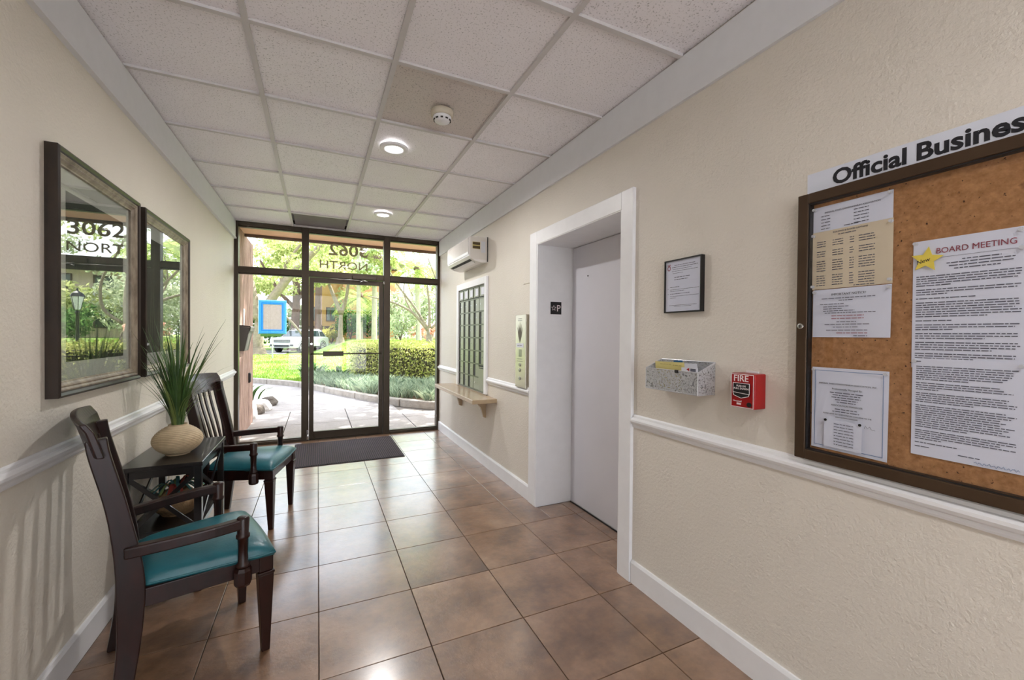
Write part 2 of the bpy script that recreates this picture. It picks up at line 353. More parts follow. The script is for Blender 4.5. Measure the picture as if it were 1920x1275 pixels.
def copy_tree(o, parent=None):
    c = o.copy(); COL.objects.link(c)
    if parent: c.parent = parent
    for ch in list(o.children): copy_tree(ch, c)
    return c
def box(name, x0, x1, y0, y1, z0, z1, mat, parent=None, bevel=0, **k): return obj(name, G().box(x0, x1, y0, y1, z0, z1), mat, parent, bevel=bevel, **k)
def text(name, s, size, mat, parent, x, z, y, align='LEFT', depth=.0006, xs=1.0, bold=0, rot180=False, shear=0, rz=0):
    cu = bpy.data.curves.new(name, 'FONT'); cu.body = s; cu.size = size; cu.align_x = align; cu.extrude = depth; cu.resolution_u = 3; cu.offset = bold; cu.shear = shear
    tmp = bpy.data.objects.new('t', cu); COL.objects.link(tmp)
    dg = bpy.context.evaluated_depsgraph_get(); dg.update(); me = bpy.data.meshes.new_from_object(tmp.evaluated_get(dg)); bpy.data.objects.remove(tmp)
    me.name = name; me.materials.clear(); me.materials.append(MT[mat])
    me.transform(Matrix.Diagonal((xs, 1, 1, 1))); me.transform(Matrix.Rotation(rz, 4, 'Z')); me.transform(Matrix.Rotation(PI / 2, 4, 'X'))
    if rot180: me.transform(Matrix.Rotation(PI, 4, 'Z'))
    me.transform(Matrix.Translation((x, y, z)))
    o = bpy.data.objects.new(name, me); COL.objects.link(o); o.parent = parent; return o
def words(rows, seed=0, y=0, gap=.25):                 # fine print too small to read: word-long dashes; rows of (x0,x1,z,h)
    r = random.Random(seed); g = G()
    for x0, x1, z, h in rows:
        x = x0
        while x < x1 - h * .3:
            wl = min(h * r.uniform(1.2, 5.0), x1 - x)
            g.add([(x, y, z), (x + wl, y, z), (x + wl, y, z + h * .62), (x, y, z + h * .62)], [(0, 1, 2, 3)]); x += wl + h * .55
    return g

# ================================================================== THE ROOM
fl = struct('floor', G().box(XL - .1, 1.86, YB, YW + .06, -.12, -.006), 'grout')
TS, TX0, TY0 = .4363, .0086, 1.7416; shared = {}
def floor_tile(x0, x1, y0, y1):
    k = (round(x1 - x0, 3), round(y1 - y0, 3))
    if k not in shared:
        hx, hy = (x1 - x0) / 2, (y1 - y0) / 2; b = .0014
        g = G().hexa([(-hx, -hy, -.006), (hx, -hy, -.006), (hx, hy, -.006), (-hx, hy, -.006)], [(-hx, -hy, -b), (hx, -hy, -b), (hx, hy, -b), (-hx, hy, -b)])
        g.hexa([(-hx, -hy, -b), (hx, -hy, -b), (hx, hy, -b), (-hx, hy, -b)], [(-hx + b, -hy + b, 0), (hx - b, -hy + b, 0), (hx - b, hy - b, 0), (-hx + b, hy - b, 0)])
        shared[k] = g.fix(g.mesh('floor_tile')); shared[k].materials.append(M('tile'))
    obj('floor_tile', shared[k], None, fl, loc=((x0 + x1) / 2, (y0 + y1) / 2, 0))
gp = .0018
for i in range(-3, 5):
    for j in range(-12, 10):
        x0, y0 = TX0 + i * TS, TY0 + j * TS; x1, y1 = x0 + TS, y0 + TS
        y0 = max(y0, YB); y1 = min(y1, YW + .02)
        lim = 1.84 if (y1 > 1.87 and y0 < 2.82) else XR
        x0 = max(x0, XL); x1 = min(x1, lim)
        yy0, yy1 = y0, y1
        if x0 > XR - .01: yy0, yy1 = max(y0, 1.86), min(y1, 2.83)
        if x1 - x0 < .02 or yy1 - yy0 < .03: continue
        if x1 > XR + .01 and x0 < XR - .01 and (y0 < 1.86 or y1 > 2.83):
            floor_tile(x0 + gp, XR - .001, y0 + gp, y1 - gp)
            a, b = max(y0, 1.862), min(y1, 2.828)
            if b - a > .05: floor_tile(XR + .001, x1 - gp, a + gp, b - gp)
        else: floor_tile(x0 + gp, x1 - gp, yy0 + gp, yy1 - gp)

# walls
struct('wall_left', G().box(XL - .16, XL, YB - .12, YW + .1, -.1, 2.8), 'wall_l')
EY0, EY1, EZ = 1.855, 2.845, 2.04
g = G().box(XR, XR + .42, YB - .12, EY0, -.1, 2.8).box(XR, XR + .42, EY1, YW + .1, -.1, 2.8).box(XR, XR + .42, EY0, EY1, EZ, 2.8).box(1.88, XR + .42, EY0, EY1, -.1, EZ)
struct('wall_right', g, 'wall')
# ceiling: deck, tiles, grid
ce = struct('ceiling', G().box(XL - .1, XR + .1, YB, YW + .05, 2.70, 2.76), 'ceil')
CX = [XL + .0005, -.278, .332, .942, XR - .0005]; CY0 = 2.063; ct_shared = {}
rows = [CY0 + .61 * k for k in range(-9, 7)]
rows = [max(YB, rows[0])] + rows[1:] + [YW - .03]
for j in range(len(rows) - 1):
    for i in range(4):
        x0, x1, y0, y1 = CX[i], CX[i + 1], rows[j], rows[j + 1]
        if y1 - y0 < .02: continue
        vent = (i == 1 and abs(y0 - (CY0 + .61 * 5)) < .05); old = (i == 2 and abs(y0 - CY0) < .05)
        if vent:
            v = struct('vent_panel', G().box(x0 + .03, x1 - .03, y0 + .03, y1 - .03, ZC + .012, ZC + .03), 'vent', ce, .003)
            struct('vent_rim', G().frame(x0 + .012, x1 - .012, 0, y1 - y0 - .024, [(0, 0), (.02, 0), (.02, .02), (0, .02), (0, 0)]), 'vent', v)
            r = bpy.data.objects['vent_rim']; r.rotation_euler = (PI / 2, 0, 0); r.location = (0, y1 - .012 - (y1 - y0 - .024), ZC + .024)
            continue
        k = (round(x1 - x0, 3), round(y1 - y0, 3), old)
        if k not in ct_shared:
            hx, hy = (x1 - x0) / 2 - .004, (y1 - y0) / 2 - .004
            gg = G().box(-hx, hx, -hy, hy, .004, .02); ct_shared[k] = gg.fix(gg.mesh('ceiling_tile')); ct_shared[k].materials.append(M('ceil_old' if old else 'ceil'))
        o = obj('ceiling_tile', ct_shared[k], None, ce, loc=((x0 + x1) / 2, (y0 + y1) / 2, ZC + .004 + rnd.uniform(-.001, .004)))
        o.rotation_euler = (rnd.uniform(-.002, .002), rnd.uniform(-.002, .002), 0)
for x in CX[1:-1]: struct('grid_bar', G().box(x - .012, x + .012, YB, YW - .03, ZC - .004, ZC + .016), 'tbar', ce)
for y in rows[1:-1]:
    for i in range(4): struct('grid_bar', G().box(CX[i] + .012, CX[i + 1] - .012, y - .012, y + .012, ZC - .003, ZC + .016), 'tbar', ce)
# crown boards, chair rails, baseboards
def along(name, poly, side, y0, y1, mat, bevel=0):     # poly of (d from wall, z)
    fn = (lambda p, q, t: (XL + p, t, q)) if side == 'l' else (lambda p, q, t: (XR - p, t, q))
    return struct(name, G().prism(poly, fn, y0, y1), mat, bevel=bevel)
along('trim_1', [(0, 2.415), (.024, 2.415), (.024, 2.432), (.016, 2.438), (.016, 2.628), (0, 2.628)], 'l', YB, YW - .05, 'crown')
along('trim_2', [(0, 2.422), (.016, 2.422), (.016, 2.628), (0, 2.628)], 'r', YB, YW - .05, 'crown')
RAIL = [(0, .838), (.008, .838), (.012, .846), (.012, .856), (.022, .862), (.027, .872), (.027, .882), (.020, .888), (.012, .892), (.010, .902), (.004, .908), (0, .908)]
along('trim_3', RAIL, 'l', YB, YW - .055, 'white')
along('trim_4', RAIL, 'r', YB, 1.757, 'white'); along('trim_5', RAIL, 'r', 2.958, 3.882, 'white'); along('trim_6', RAIL, 'r', 4.862, YW - .055, 'white')
BASE = [(0, 0), (.014, 0), (.014, .108), (.008, .122), (0, .122)]
along('baseboard_left', BASE, 'l', YB, YW - .055, 'white'); along('baseboard_right', BASE, 'r', YB, 1.757, 'white'); along('baseboard_right_far', BASE, 'r', 2.958, YW - .055, 'white')
# elevator opening: casing, jamb lining, door
ca = struct('trim_7')
box('casing_board', XR - .022, XR, 1.760, EY0, 0, 2.127, 'white', ca, .003)
box('casing_board', XR - .022, XR, EY1, 2.955, 0, 2.127, 'white', ca, .003)
box('casing_board', XR - .022, XR, EY0, EY1, EZ - .012, 2.127, 'white', ca, .003)
box('jamb_board', XR - .018, 1.878, EY1 - .014, EY1 + .004, 0.001, EZ, 'white', ca)
box('jamb_board', XR - .018, 1.878, EY0 - .004, EY0 + .008, 0.001, EZ, 'white', ca)
box('jamb_board', XR - .018, 1.878, EY0 + .008, EY1 - .014, EZ - .016, EZ + .004, 'white', ca)
box('jamb_strip', XR + .012, XR + .05, EY0 + .008, EY0 + .015, .004, 1.20, 'white', ca, .002)
d2 = struct('door_2', G().box(1.846, 1.876, EY0 + .01, EY1 - .018, .008, EZ - .02), 'doorwhite', bevel=.002)
obj('viewing_hole', G().disc_y(0, 0, .006, -.003, .0, 12), 'black', d2, loc=(1.8465, 2.62, 1.78), rz=-PI / 2)
box('threshold', 1.836, 1.846, EY0 + .01, EY1 - .018, .0, .004, 'black', d2)
sg = thing('braille_sign', 'small black square sign with star and letter P on elevator jamb', 'sign', (1.694, EY1 - .0142, 1.543))
box('plate', -.049, .049, -.004, 0, -.049, .049, 'black', sg, .002)
star = [(r * math.sin(PI * k / 5), r * math.cos(PI * k / 5)) for k in range(10) for r in [(.024 if k % 2 == 0 else .0105)]]
gst = G()
for k in range(10):
    (a, b), (c, d) = star[k], star[(k + 1) % 10]; s_ = .72
    gst.add([(a - .021, -.0046, b), (c - .021, -.0046, d), (c * s_ - .021, -.0046, d * s_), (a * s_ - .021, -.0046, b * s_)], [(0, 1, 2, 3)])
obj('star', gst, 'pinkwhite', sg)
text('letter', 'P', .072, 'pinkwhite', sg, .004, -.025, -.0045)

# ------------------------------------------------------------------ storefront glazing
def member(name, x0, x1, z0, z1, parent, y0=YW - .052, y1=YW + .052, mat='bronze'): return box(name, x0, x1, y0, y1, z0, z1, mat, parent, .003)
def storefront(name, y, flip=False):
    wn = struct(name); dy = y - YW
    def mb(n, x0, x1, z0, z1, a=-.052, b=.052): return box(n, x0, x1, y + a, y + b, z0, z1, 'bronze', wn, .003)
    mb('jamb', XL, XL + .04, 0, 2.625); mb('jamb', XR - .036, XR, 0, 2.625)
    for a, b in ((-.180, -.100), (.792, .872)): mb('mullion', a, b, .0, 2.625)
    bays = ((XL + .04, -.180), (-.100, .792), (.872, XR - .036))
    for k, (a, b) in enumerate(bays):
        mb('head', a, b, 2.578, 2.625); mb('transom_bar', a, b, 2.032, 2.096)
        if k != 1: mb('sill', a, b, 0, .034)
        for z0, z1 in ((2.096, 2.578), (.034, 2.032)):
            if k == 1 and z0 < 1: continue
            mb('glazing_bead', a, b, z0, z0 + .012, -.03, .03); mb('glazing_bead', a, b, z1 - .012, z1, -.03, .03)
            box('pane', a + .001, b - .001, y - .003, y + .003, z0 + .001, z1 - .001, 'glass', wn)
    return wn
w1 = storefront('window_1', YW)
text('lettering', '3062', .205, 'lettering', w1, .597, 2.33, YW + .0045, xs=1.16, bold=.0035, rot180=True)
text('lettering', 'NORTH', .142, 'lettering', w1, .602, 2.155, YW + .0045, xs=1.18, bold=.001, rot180=True)
def glassdoor(name, y):
    d = struct(name)
    for a, b in ((-.096, -.044), (.736, .788)): box('stile', a, b, y - .024, y + .024, .012, 2.026, 'bronze', d, .002)
    box('rail', -.044, .736, y - .024, y + .024, 1.965, 2.026, 'bronze', d, .002); box('rail', -.044, .736, y - .024, y + .024, .012, .105, 'bronze', d, .002)
    box('pane', -.043, .735, y - .003, y + .003, .106, 1.964, 'glass', d)
    return d
d1 = glassdoor('door_1', YW)
obj('push_bar', G().tube([(-.075, YW - .026, 1.075), (-.075, YW - .06, 1.075), (.765, YW - .06, 1.075), (.765, YW - .026, 1.075)], .008, 10), 'bronze', d1, smooth=True)
box('push_plate', .062, .300, YW - .074, YW - .052, 1.046, 1.108, 'bronze', d1, .003)
cl = box('door_closer', .40, .70, YW - .085, YW - .03, 2.030, 2.078, 'bronze', d1, .006)
obj('closer_arm', G().tube([(.13, YW - .06, 2.022), (.55, YW - .075, 2.016)], .007, 8).tube([(.55, YW - .075, 2.016), (.49, YW - .11, 1.995)], .008, 8).tube([(.50, YW - .085, 2.03), (.58, YW - .11, 2.0)], .007, 8), 'chrome', d1, smooth=True)
obj('pivot', G().lathe([(.011, 0), (.011, .05)], 12, (-.108, YW - .06, .03)), 'chrome', d1, smooth=True)
box('threshold', -.10, .79, YW - .05, YW + .06, .0005, .010, 'bronze', d1); box('kick_bolt', -.118, -.106, YW - .07, YW - .05, .02, .14, 'chrome', d1, .002)
obj('pivot', G().lathe([(.012, 0), (.012, .04)], 12, (.79, YW - .06, 1.985)), 'chrome', d1, smooth=True)
obj('lock_cylinder', G().disc_y(-.07, 1.2, .014, YW - .03, YW - .02), 'chrome', d1)
# rear end of the lobby (behind the photographer): same glazing, added to let daylight in
w2 = storefront('added_rear_window', YB - .04); d3 = glassdoor('added_rear_door', YB - .04)
d3.rotation_euler = (0, 0, 0)

# ================================================================== CEILING FITTINGS
def downlight(x, y, label, vis=True):
    t = thing('ceiling_downlight', label, 'ceiling light', (x, y, ZC - .001), 0, 'recessed lobby downlights')
    obj('trim_ring', G().lathe([(.082, 0), (.094, -.002), (.096, -.012), (.090, -.017), (.064, -.020), (.060, -.014), (.058, -.006)], 36, cap=False), 'white', t, smooth=True)
    obj('lens', G().lathe([(.0, -.013), (.030, -.014), (.059, -.010)], 30, cap=False), 'lens', t, smooth=True)
    ld = bpy.data.lights.new('downlight_beam', 'AREA'); ld.shape = 'DISK'; ld.size = .11; ld.energy = DOWNLIGHT_W; ld.color = (1, .98, .965); ld.spread = 2.9
    lo = bpy.data.objects.new('downlight_beam', ld); COL.objects.link(lo); lo.parent = t; lo.location = (0, 0, -.024)
downlight(.477, 3.0, 'round white ceiling downlight between the smoke detector tile and the next')
downlight(.637, 4.70, 'round white ceiling downlight next to the grey vent panel by the door')
downlight(.40, -.7, 'added unseen ceiling downlight past the notice board, halfway to the rear door'); downlight(.40, -2.6, 'added unseen ceiling downlight by the rear glass door')  # two unseen lamps added to light the near walls
sm = thing('smoke_detector', 'cream round smoke detector on the one aged ceiling tile', 'smoke detector', (.655, 2.40, ZC + .002))
obj('base', G().lathe([(.0, 0), (.062, 0), (.066, -.006), (.064, -.030), (.056, -.036)], 32), 'detector', sm, smooth=True)
obj('sensor_head', G().lathe([(.052, -.034), (.054, -.046), (.046, -.050), (.044, -.062), (.028, -.068), (.0, -.069)], 32), 'white', sm, smooth=True)
gv = G()
for k in range(10):
    a = 2 * PI * k / 10; c, s_ = math.cos(a), math.sin(a)
    gv.tube([(.0472 * c - .007 * s_, .0472 * s_ + .007 * c, -.056), (.0472 * c + .007 * s_, .0472 * s_ - .007 * c, -.056)], .0042, 6)
obj('vent_slots', gv, 'maildark', sm)

# ================================================================== LEFT WALL PICTURES
def picture(label, yc, wd, z0, z1):
    p = thing('framed_picture', label, 'picture', (XL, yc, 0), PI / 2, 'framed pictures on the left wall')
    x0, x1 = -wd / 2, wd / 2
    obj('frame', G().frame(x0, x1, z0, z1, [(.0, 0), (0, -.036), (.008, -.040), (.018, -.036), (.022, -.030)]), 'frame_dk', p)
    obj('inner_moulding', G().frame(x0, x1, z0, z1, [(.022, -.031), (.027, -.032), (.034, -.026), (.039, -.028), (.044, -.022), (.051, -.017), (.056, -.016), (.057, -.006)]), 'silverleaf', p)
    box('mat_board', x0 + .05, x1 - .05, -.006, -.004, z0 + .05, z1 - .05, 'matboard', p)
    pr = box('print', x0 + .125, x1 - .125, -.0068, -.006, z0 + .125, z1 - .135, 'print', p)
    g = G(); r = random.Random(int(yc * 100))
    for k in range(26):                                  # simple dark reed leaves on the print
        bx = r.uniform(x0 + .16, x1 - .16); h = r.uniform(.15, .45); lean = r.uniform(-.10, .10); zb = z0 + .13
        g.add([(bx - .005, -.0070, zb), (bx + .005, -.0070, zb), (bx + lean * .5 + .003, -.0070, zb + h * .6), (max(x0 + .13, min(x1 - .13, bx + lean)), -.0070, zb + h), (bx + lean * .5 - .003, -.0070, zb + h * .6)], [(0, 1, 2, 3, 4)])
    obj('reed_motif', g, 'print_leaf', pr, fix=False)
    box('glass', x0 + .054, x1 - .054, -.0110, -.0090, z0 + .054, z1 - .054, 'picglass', p)
    return p
picture('framed picture under glass, on the wall above the bare chair rail', 2.422, .765, 1.085, 1.998)
picture('framed picture under glass, the one behind the tall grass plant', 3.305, .86, 1.085, 1.998)

# ================================================================== CHAIRS
def spline(pts, n=5):
    out = []
    for i in range(len(pts) - 1):
        p0 = Vector(pts[max(i - 1, 0)]); p1 = Vector(pts[i]); p2 = Vector(pts[i + 1]); p3 = Vector(pts[min(i + 2, len(pts) - 1)])
        for k in range(n):
            t = k / n; out.append(.5 * ((2 * p1) + (p2 - p0) * t + (2 * p0 - 5 * p1 + 4 * p2 - p3) * t * t + (3 * p1 - p0 - 3 * p2 + p3) * t ** 3))
    out.append(Vector(pts[-1])); return out
BACK = [(-.215, 0), (-.188, .20), (-.180, .38), (-.186, .52), (-.216, .72), (-.256, .90), (-.266, .965)]
def bx(z):
    for (a, z0), (b, z1) in zip(BACK, BACK[1:]):
        if z <= z1: return a + (b - a) * (z - z0) / (z1 - z0)
    return BACK[-1][0]
def make_chair(label, loc, rz):
    c = thing('armchair', label, 'chair', loc, rz, 'teal seated armchairs')
    for s in (-1, 1):
        p = spline([(x, s * (.205 + .012 * (z < .1)), z) for x, z in BACK], 5)
        hd = [.028 + .011 * math.exp(-((q.z - .42) / .2) ** 2) for q in p]
        obj('rear_leg', G().sweep(p, .018, hd), 'cherry', c, bevel=.004)
        lg = obj('front_leg', G().hexa([(.222, s * .213 - .015, 0), (.252, s * .213 - .015, 0), (.252, s * .213 + .015, 0), (.222, s * .213 + .015, 0)],
                                [(.205, s * .222 - .028, .332), (.261, s * .222 - .028, .332), (.261, s * .222 + .028, .332), (.205, s * .222 + .028, .332)])
            .box(.202, .264, s * .222 - .031, s * .222 + .031, .332, .344).box(.207, .259, s * .222 - .026, s * .222 + .026, .344, .412), 'cherry', c, bevel=.003)
        # arm
        ap = spline([(-.196, s * .214, .560), (-.09, s * .238, .564), (.03, s * .258, .570), (.148, s * .262, .575)], 5)
        obj('arm', G().sweep(ap, .019, .020), 'cherry', c, bevel=.006)
        po = obj('arm_post', G().lathe([(.016, .400), (.024, .403), (.024, .415), (.018, .421), (.017, .46), (.019, .515), (.0245, .520), (.0245, .531), (.020, .535), (.023, .592), (.020, .599), (.012, .602)], 16, (.147, s * .262, 0)), 'cherry', c, smooth=True)
        obj('post_block', G().lathe([(.026, .330), (.031, .340), (.031, .388), (.025, .401)], 8, (.147, s * .262, 0)), 'cherry', po)
    for nm, b in (('seat_rail', (.215, .25, -.2, .2, .348, .410)), ('seat_rail', (-.195, -.165, -.19, .19, .348, .410))): box(nm, *b, 'cherry', c, .003)
    for s in (-1, 1): obj('seat_rail', G().hexa([(-.18, s * .20 - .013, .348), (.22, s * .232 - .013, .348), (.22, s * .232 + .013, .348), (-.18, s * .20 + .013, .348)], [(-.18, s * .20 - .013, .412), (.22, s * .232 - .013, .412), (.22, s * .232 + .013, .412), (-.18, s * .20 + .013, .412)]), 'cherry', c, bevel=.002)
    # cushion
    n, mm = 18, 18; g = G(); vs = []
    for i in range(n + 1):
        u = i / n
        for j in range(mm + 1):
            v = j / mm * 2 - 1; x = -.168 + u * .430; hwid = .190 + (.262 - .190) * u ** .8
            e = (1 - abs(v) ** 5) * (1 - abs(2 * u - 1) ** 6)
            vs.append((x + (.008 * (1 - v * v) if u > .5 else 0) * u, v * hwid, 426e-3 + .046 * max(0, e) ** .6 + .006 * (1 - v * v)))
    fs = [(i * (mm + 1) + j, (i + 1) * (mm + 1) + j, (i + 1) * (mm + 1) + j + 1, i * (mm + 1) + j + 1) for i in range(n) for j in range(mm)]
    N = len(vs); ring = [i * (mm + 1) for i in range(n + 1)] + [n * (mm + 1) + j for j in range(1, mm + 1)] + [i * (mm + 1) + mm for i in range(n - 1, -1, -1)] + [j for j in range(mm - 1, 0, -1)]
    vs += [(vs[k][0] * .99, vs[k][1] * .985, .408) for k in ring]; L = len(ring)
    fs += [(ring[k], N + k, N + (k + 1) % L, ring[(k + 1) % L]) for k in range(L)] + [tuple(range(N, N + L))]
    cu = obj('seat_cushion', g.add(vs, fs), 'teal', c, smooth=True)
    obj('seam', G().tube([tuple(Vector((vs[k][0], vs[k][1], .420))) for k in ring + ring[:1]], .0035, 6), 'teal', cu, smooth=True)
    # crest rail
    g = G(); nn = 16; vs = []
    for i in range(nn + 1):
        v = i / nn * 2 - 1; bow = -.030 * (1 - v * v)
        top = 1.022 + .012 * (1 - v * v)
        prof = [(-.243, .905), (-.265, .905), (-.290, .995), (-.306, top), (-.288, top + .004), (-.268, .995)]
        vs += [(x + bow, v * .248, z) for x, z in prof]
    fs = [(i * 6 + k, i * 6 + (k + 1) % 6, i * 6 + 6 + (k + 1) % 6, i * 6 + 6 + k) for i in range(nn) for k in range(6)] + [tuple(range(6))[::-1], tuple(nn * 6 + k for k in range(6))]
    obj('crest_rail', g.add(vs, fs), 'cherry', c, bevel=.004)
    box('lower_back_rail', -.205, -.182, -.19, .19, .452, .490, 'cherry', c, .003)
    for k in range(6):
        v = (k - 2.5) / 2.5 * .72; y = v * .205; bow = -.028 * (1 - v * v)
        p = spline([(bx(z) + .006 + bow * min(1, max(0, (z - .48) / .3)), y * (1 + .12 * (z - .5)), z) for z in (.48, .58, .70, .82, .922)], 4)
        obj('slat', G().sweep(p, .0125, .005), 'cherry', c, bevel=.002)
    return c
def chair_at(label, fa, fb):
    fa, fb = Vector(fa), Vector(fb); mid = (fa + fb) / 2; d = fb - fa; ang = math.atan2(-d.x, d.y)
    return make_chair(label, (mid.x - .237 * math.cos(ang), mid.y - .237 * math.sin(ang), 0), ang)
chair_at('dark wood armchair with teal seat, back against the wall below the framed pictures', (-.194, 2.007), (-.337, 2.422))
chair_at('dark wood armchair with teal seat standing between side table and entrance mat', (-.283, 3.239), (-.186, 3.657))

# ================================================================== SIDE TABLE, VASE, GRASS
tb = thing('side_table', 'espresso wood side table with X braced sides and lower shelf', 'table', (-.700, 2.895, 0))
hx, hy, HT = .168, .295, .667
box('table_top', -hx, hx, -hy, hy, HT - .022, HT, 'espresso', tb, .003)
ix, iy = hx - .022, hy - .022
for sx in (-1, 1):
    for sy in (-1, 1): box('leg', sx * ix - .016, sx * ix + .016, sy * iy - .016, sy * iy + .016, 0, HT - .022, 'espresso', tb, .002)
box('shelf', -ix + .014, ix - .014, -iy + .014, iy - .014, .318, .336, 'espresso', tb, .002)
for sy in (-1, 1):
    box('apron', -ix + .016, ix - .016, sy * iy - .009, sy * iy + .009, HT - .06, HT - .022, 'espresso', tb)
    box('shelf_rail', -ix + .016, ix - .016, sy * iy - .009, sy * iy + .009, .312, .338, 'espresso', tb)
for sx in (-1, 1):
    box('apron', sx * ix - .009, sx * ix + .009, -iy + .016, iy - .016, HT - .06, HT - .022, 'espresso', tb)
    box('shelf_rail', sx * ix - .009, sx * ix + .009, -iy + .016, iy - .016, .312, .338, 'espresso', tb)
for z0, z1 in ((.338, HT - .06), (.05, .312)):
    for sy in (-1, 1):
        for d in (-1, 1): obj('cross_brace', G().sweep([(-d * (ix - .014), sy * iy + d * .0035, z0), (d * (ix - .014), sy * iy + d * .0035, z1)], .0035, .010), 'espresso', tb)
    for sx in (-1, 1):
        for d in (-1, 1): obj('cross_brace', G().sweep([(sx * ix + d * .0035, -d * (iy - .014), z0), (sx * ix + d * .0035, d * (iy - .014), z1)], .0035, .010, (1, 0, 0)), 'espresso', tb)
VX, VY = -.690, 2.83
va = thing('vase', 'squat ribbed sand coloured ceramic vase holding tall grass', 'vase', (VX, VY, HT))
prof = []
for k in range(97):
    t_ = k / 96; a = t_ * PI; z = .004 + .158 * t_
    r = .112 * (math.sin(a * .88 + .30)) ** .62 if 0 < a * .88 + .30 < PI else .03
    r = max(.042, r) + .0016 * math.sin(k / 96 * 2 * PI * 19) * (1 if .06 < t_ < .95 else 0)
    prof.append((r, z))
prof = [(.055, 0)] + prof + [(.040, .158), (.036, .13), (.0, .128)]
obj('body', G().lathe(prof, 48), 'vase', va, smooth=True)
pl = thing('potted_grass', 'tall green artificial grass growing out of the ribbed vase', 'plant', (VX, VY, HT + .128))
r = random.Random(11)
for k in range(120):
    a = r.uniform(0, 2 * PI); fine = k >= 84
    h = r.uniform(.32, .66) if not fine else r.uniform(.22, .54); sp = (r.random() ** 1.3 * .24 + .01) if not fine else r.uniform(.12, .36)
    base = Vector((.026 * math.cos(a) * r.random(), .026 * math.sin(a) * r.random(), 0))
    dirv = Vector((math.cos(a), math.sin(a), 0)); w_ = r.uniform(.0045, .0085) if not fine else .0016
    bend = r.uniform(.2, 1.0) if not fine else r.uniform(.7, 1.6)
    if VX + dirv.x * sp < XL + .05: dirv.x *= max(0, (VX - XL - .05)) / max(.001, sp * abs(dirv.x))
    pts = [base + dirv * sp * (t_ ** (1 + bend)) + Vector((0, 0, h * (t_ - .18 * bend * t_ ** 3))) for t_ in [i / 9 for i in range(10)]]
    side = Vector((-math.sin(a + r.uniform(-.6, .6)), math.cos(a), 0)).normalized(); vs = []; fs = []
    for i, p in enumerate(pts):
        ww = w_ * (1 - (i / 9) ** 2.2) + .0003; vs += [p - side * ww, p + dirv * ww * .45, p + side * ww]
    for i in range(9): fs += [(i * 3, i * 3 + 1, i * 3 + 4, i * 3 + 3), (i * 3 + 1, i * 3 + 2, i * 3 + 5, i * 3 + 4)]
    obj('grass_blade', G().add(vs, fs), 'blade2' if (fine or r.random() < .2) else 'blade', pl, fix=False, smooth=True)
dk = thing('raffia_basket', 'round woven basket with teal and red raffia ribbons on the lower shelf', 'basket', (-.70, 2.86, .3362))
prof = [(.07, 0)] + [(.105 * math.sin(.7 + 2.0 * k / 24) + .002 * (k % 2), .004 + .128 * k / 24) for k in range(25)] + [(.05, .126), (.0, .125)]
obj('body', G().lathe(prof, 32), 'basketweave', dk, smooth=True)
r = random.Random(5)
for k in range(34):
    a = r.uniform(0, 2 * PI); L_ = r.uniform(.06, .12); d = Vector((math.cos(a), math.sin(a), 0))
    pts = [d * .02 + Vector((0, 0, .126)), d * (.03 + L_ * .35) + Vector((0, 0, .126 + L_ * .45)), d * min(.125, .04 + L_ * .75) + Vector((0, 0, .12 + L_ * .15))]
    obj('raffia_ribbon', G().sweep(spline(pts, 4), .006, .0006, (-d.y, d.x, 0)), ('ribbon_teal', 'ribbon_teal', 'ribbon_red', 'ribbon_green')[k % 4], dk)

# ================================================================== FLOOR MAT
mt = thing('door_mat', 'dark ribbed entrance mat lying inside the glass door', 'door mat', (.313, 5.09, 0))
box('backing', -.553, .553, -.49, .49, .0003, .006, 'mat_base', mt, .002)
g = G()
for k in range(52):
    x = -.53 + 1.06 * k / 51; g.box(x - .0062, x + .0062, -.475, .475, .006, .0105)
rb = obj('ribs', g, 'mat_rib', mt); rb['kind'] = 'stuff'

# ================================================================== RIGHT WALL FITTINGS  (local x runs towards -Y, y into the wall)
RZ = -PI / 2
def on_right(name, label, cat, yc, z=0, d=0, group=None): return thing(name, label, cat, (XR - d, yc, z), RZ, group)
# air conditioner  Y 3.9..4.66
ac = on_right('air_conditioner', 'white wall mounted split air conditioner above the mailboxes', 'air conditioner', 4.285, 2.05)
P = [(0, .005), (-.06, 0), (-.13, .012), (-.178, .035), (-.197, .060), (-.203, .10), (-.203, .225), (-.195, .247), (-.175, .255), (0, .255)]
L_ = .37
obj('body', G().prism(P, lambda p, q, t: (t, p, q), -L_, L_), 'grey_ui', ac, bevel=.004)
obj('front_panel', G().prism([(-.2035, .072), (-.2075, .10), (-.2075, .222), (-.2035, .236)], lambda p, q, t: (t, p, q), -L_ + .012, L_ - .012), 'grey_ui', ac, bevel=.002)
obj('air_outlet', G().hexa([(-L_ + .05, -.176, .0325), (L_ - .05, -.176, .0325), (L_ - .05, -.118, .0080), (-L_ + .05, -.118, .0080)], [(-L_ + .05, -.174, .040), (L_ - .05, -.174, .040), (L_ - .05, -.116, .016), (-L_ + .05, -.116, .016)]), 'maildark', ac)
obj('louvre', G().hexa([(-L_ + .055, -.150, .014), (L_ - .055, -.150, .014), (L_ - .055, -.112, .000), (-L_ + .055, -.112, .000)], [(-L_ + .055, -.150, .017), (L_ - .055, -.150, .017), (L_ - .055, -.112, .003), (-L_ + .055, -.112, .003)]), 'grey_ui', ac)
box('end_cap', L_, L_ + .003, -.185, -.012, .03, .25, 'grey_side', ac, .002)
lb = box('energy_label', L_ + .003, L_ + .004, -.165, -.085, .13, .20, 'labelyellow', ac)
box('label_band', L_ + .004, L_ + .0046, -.163, -.087, .170, .197, 'labelbrown', lb); box('label_band', L_ + .004, L_ + .0046, -.163, -.087, .133, .160, 'labelbrown', lb)
box('rating_label', L_ + .003, L_ + .0038, -.075, -.03, .10, .21, 'silver', ac)
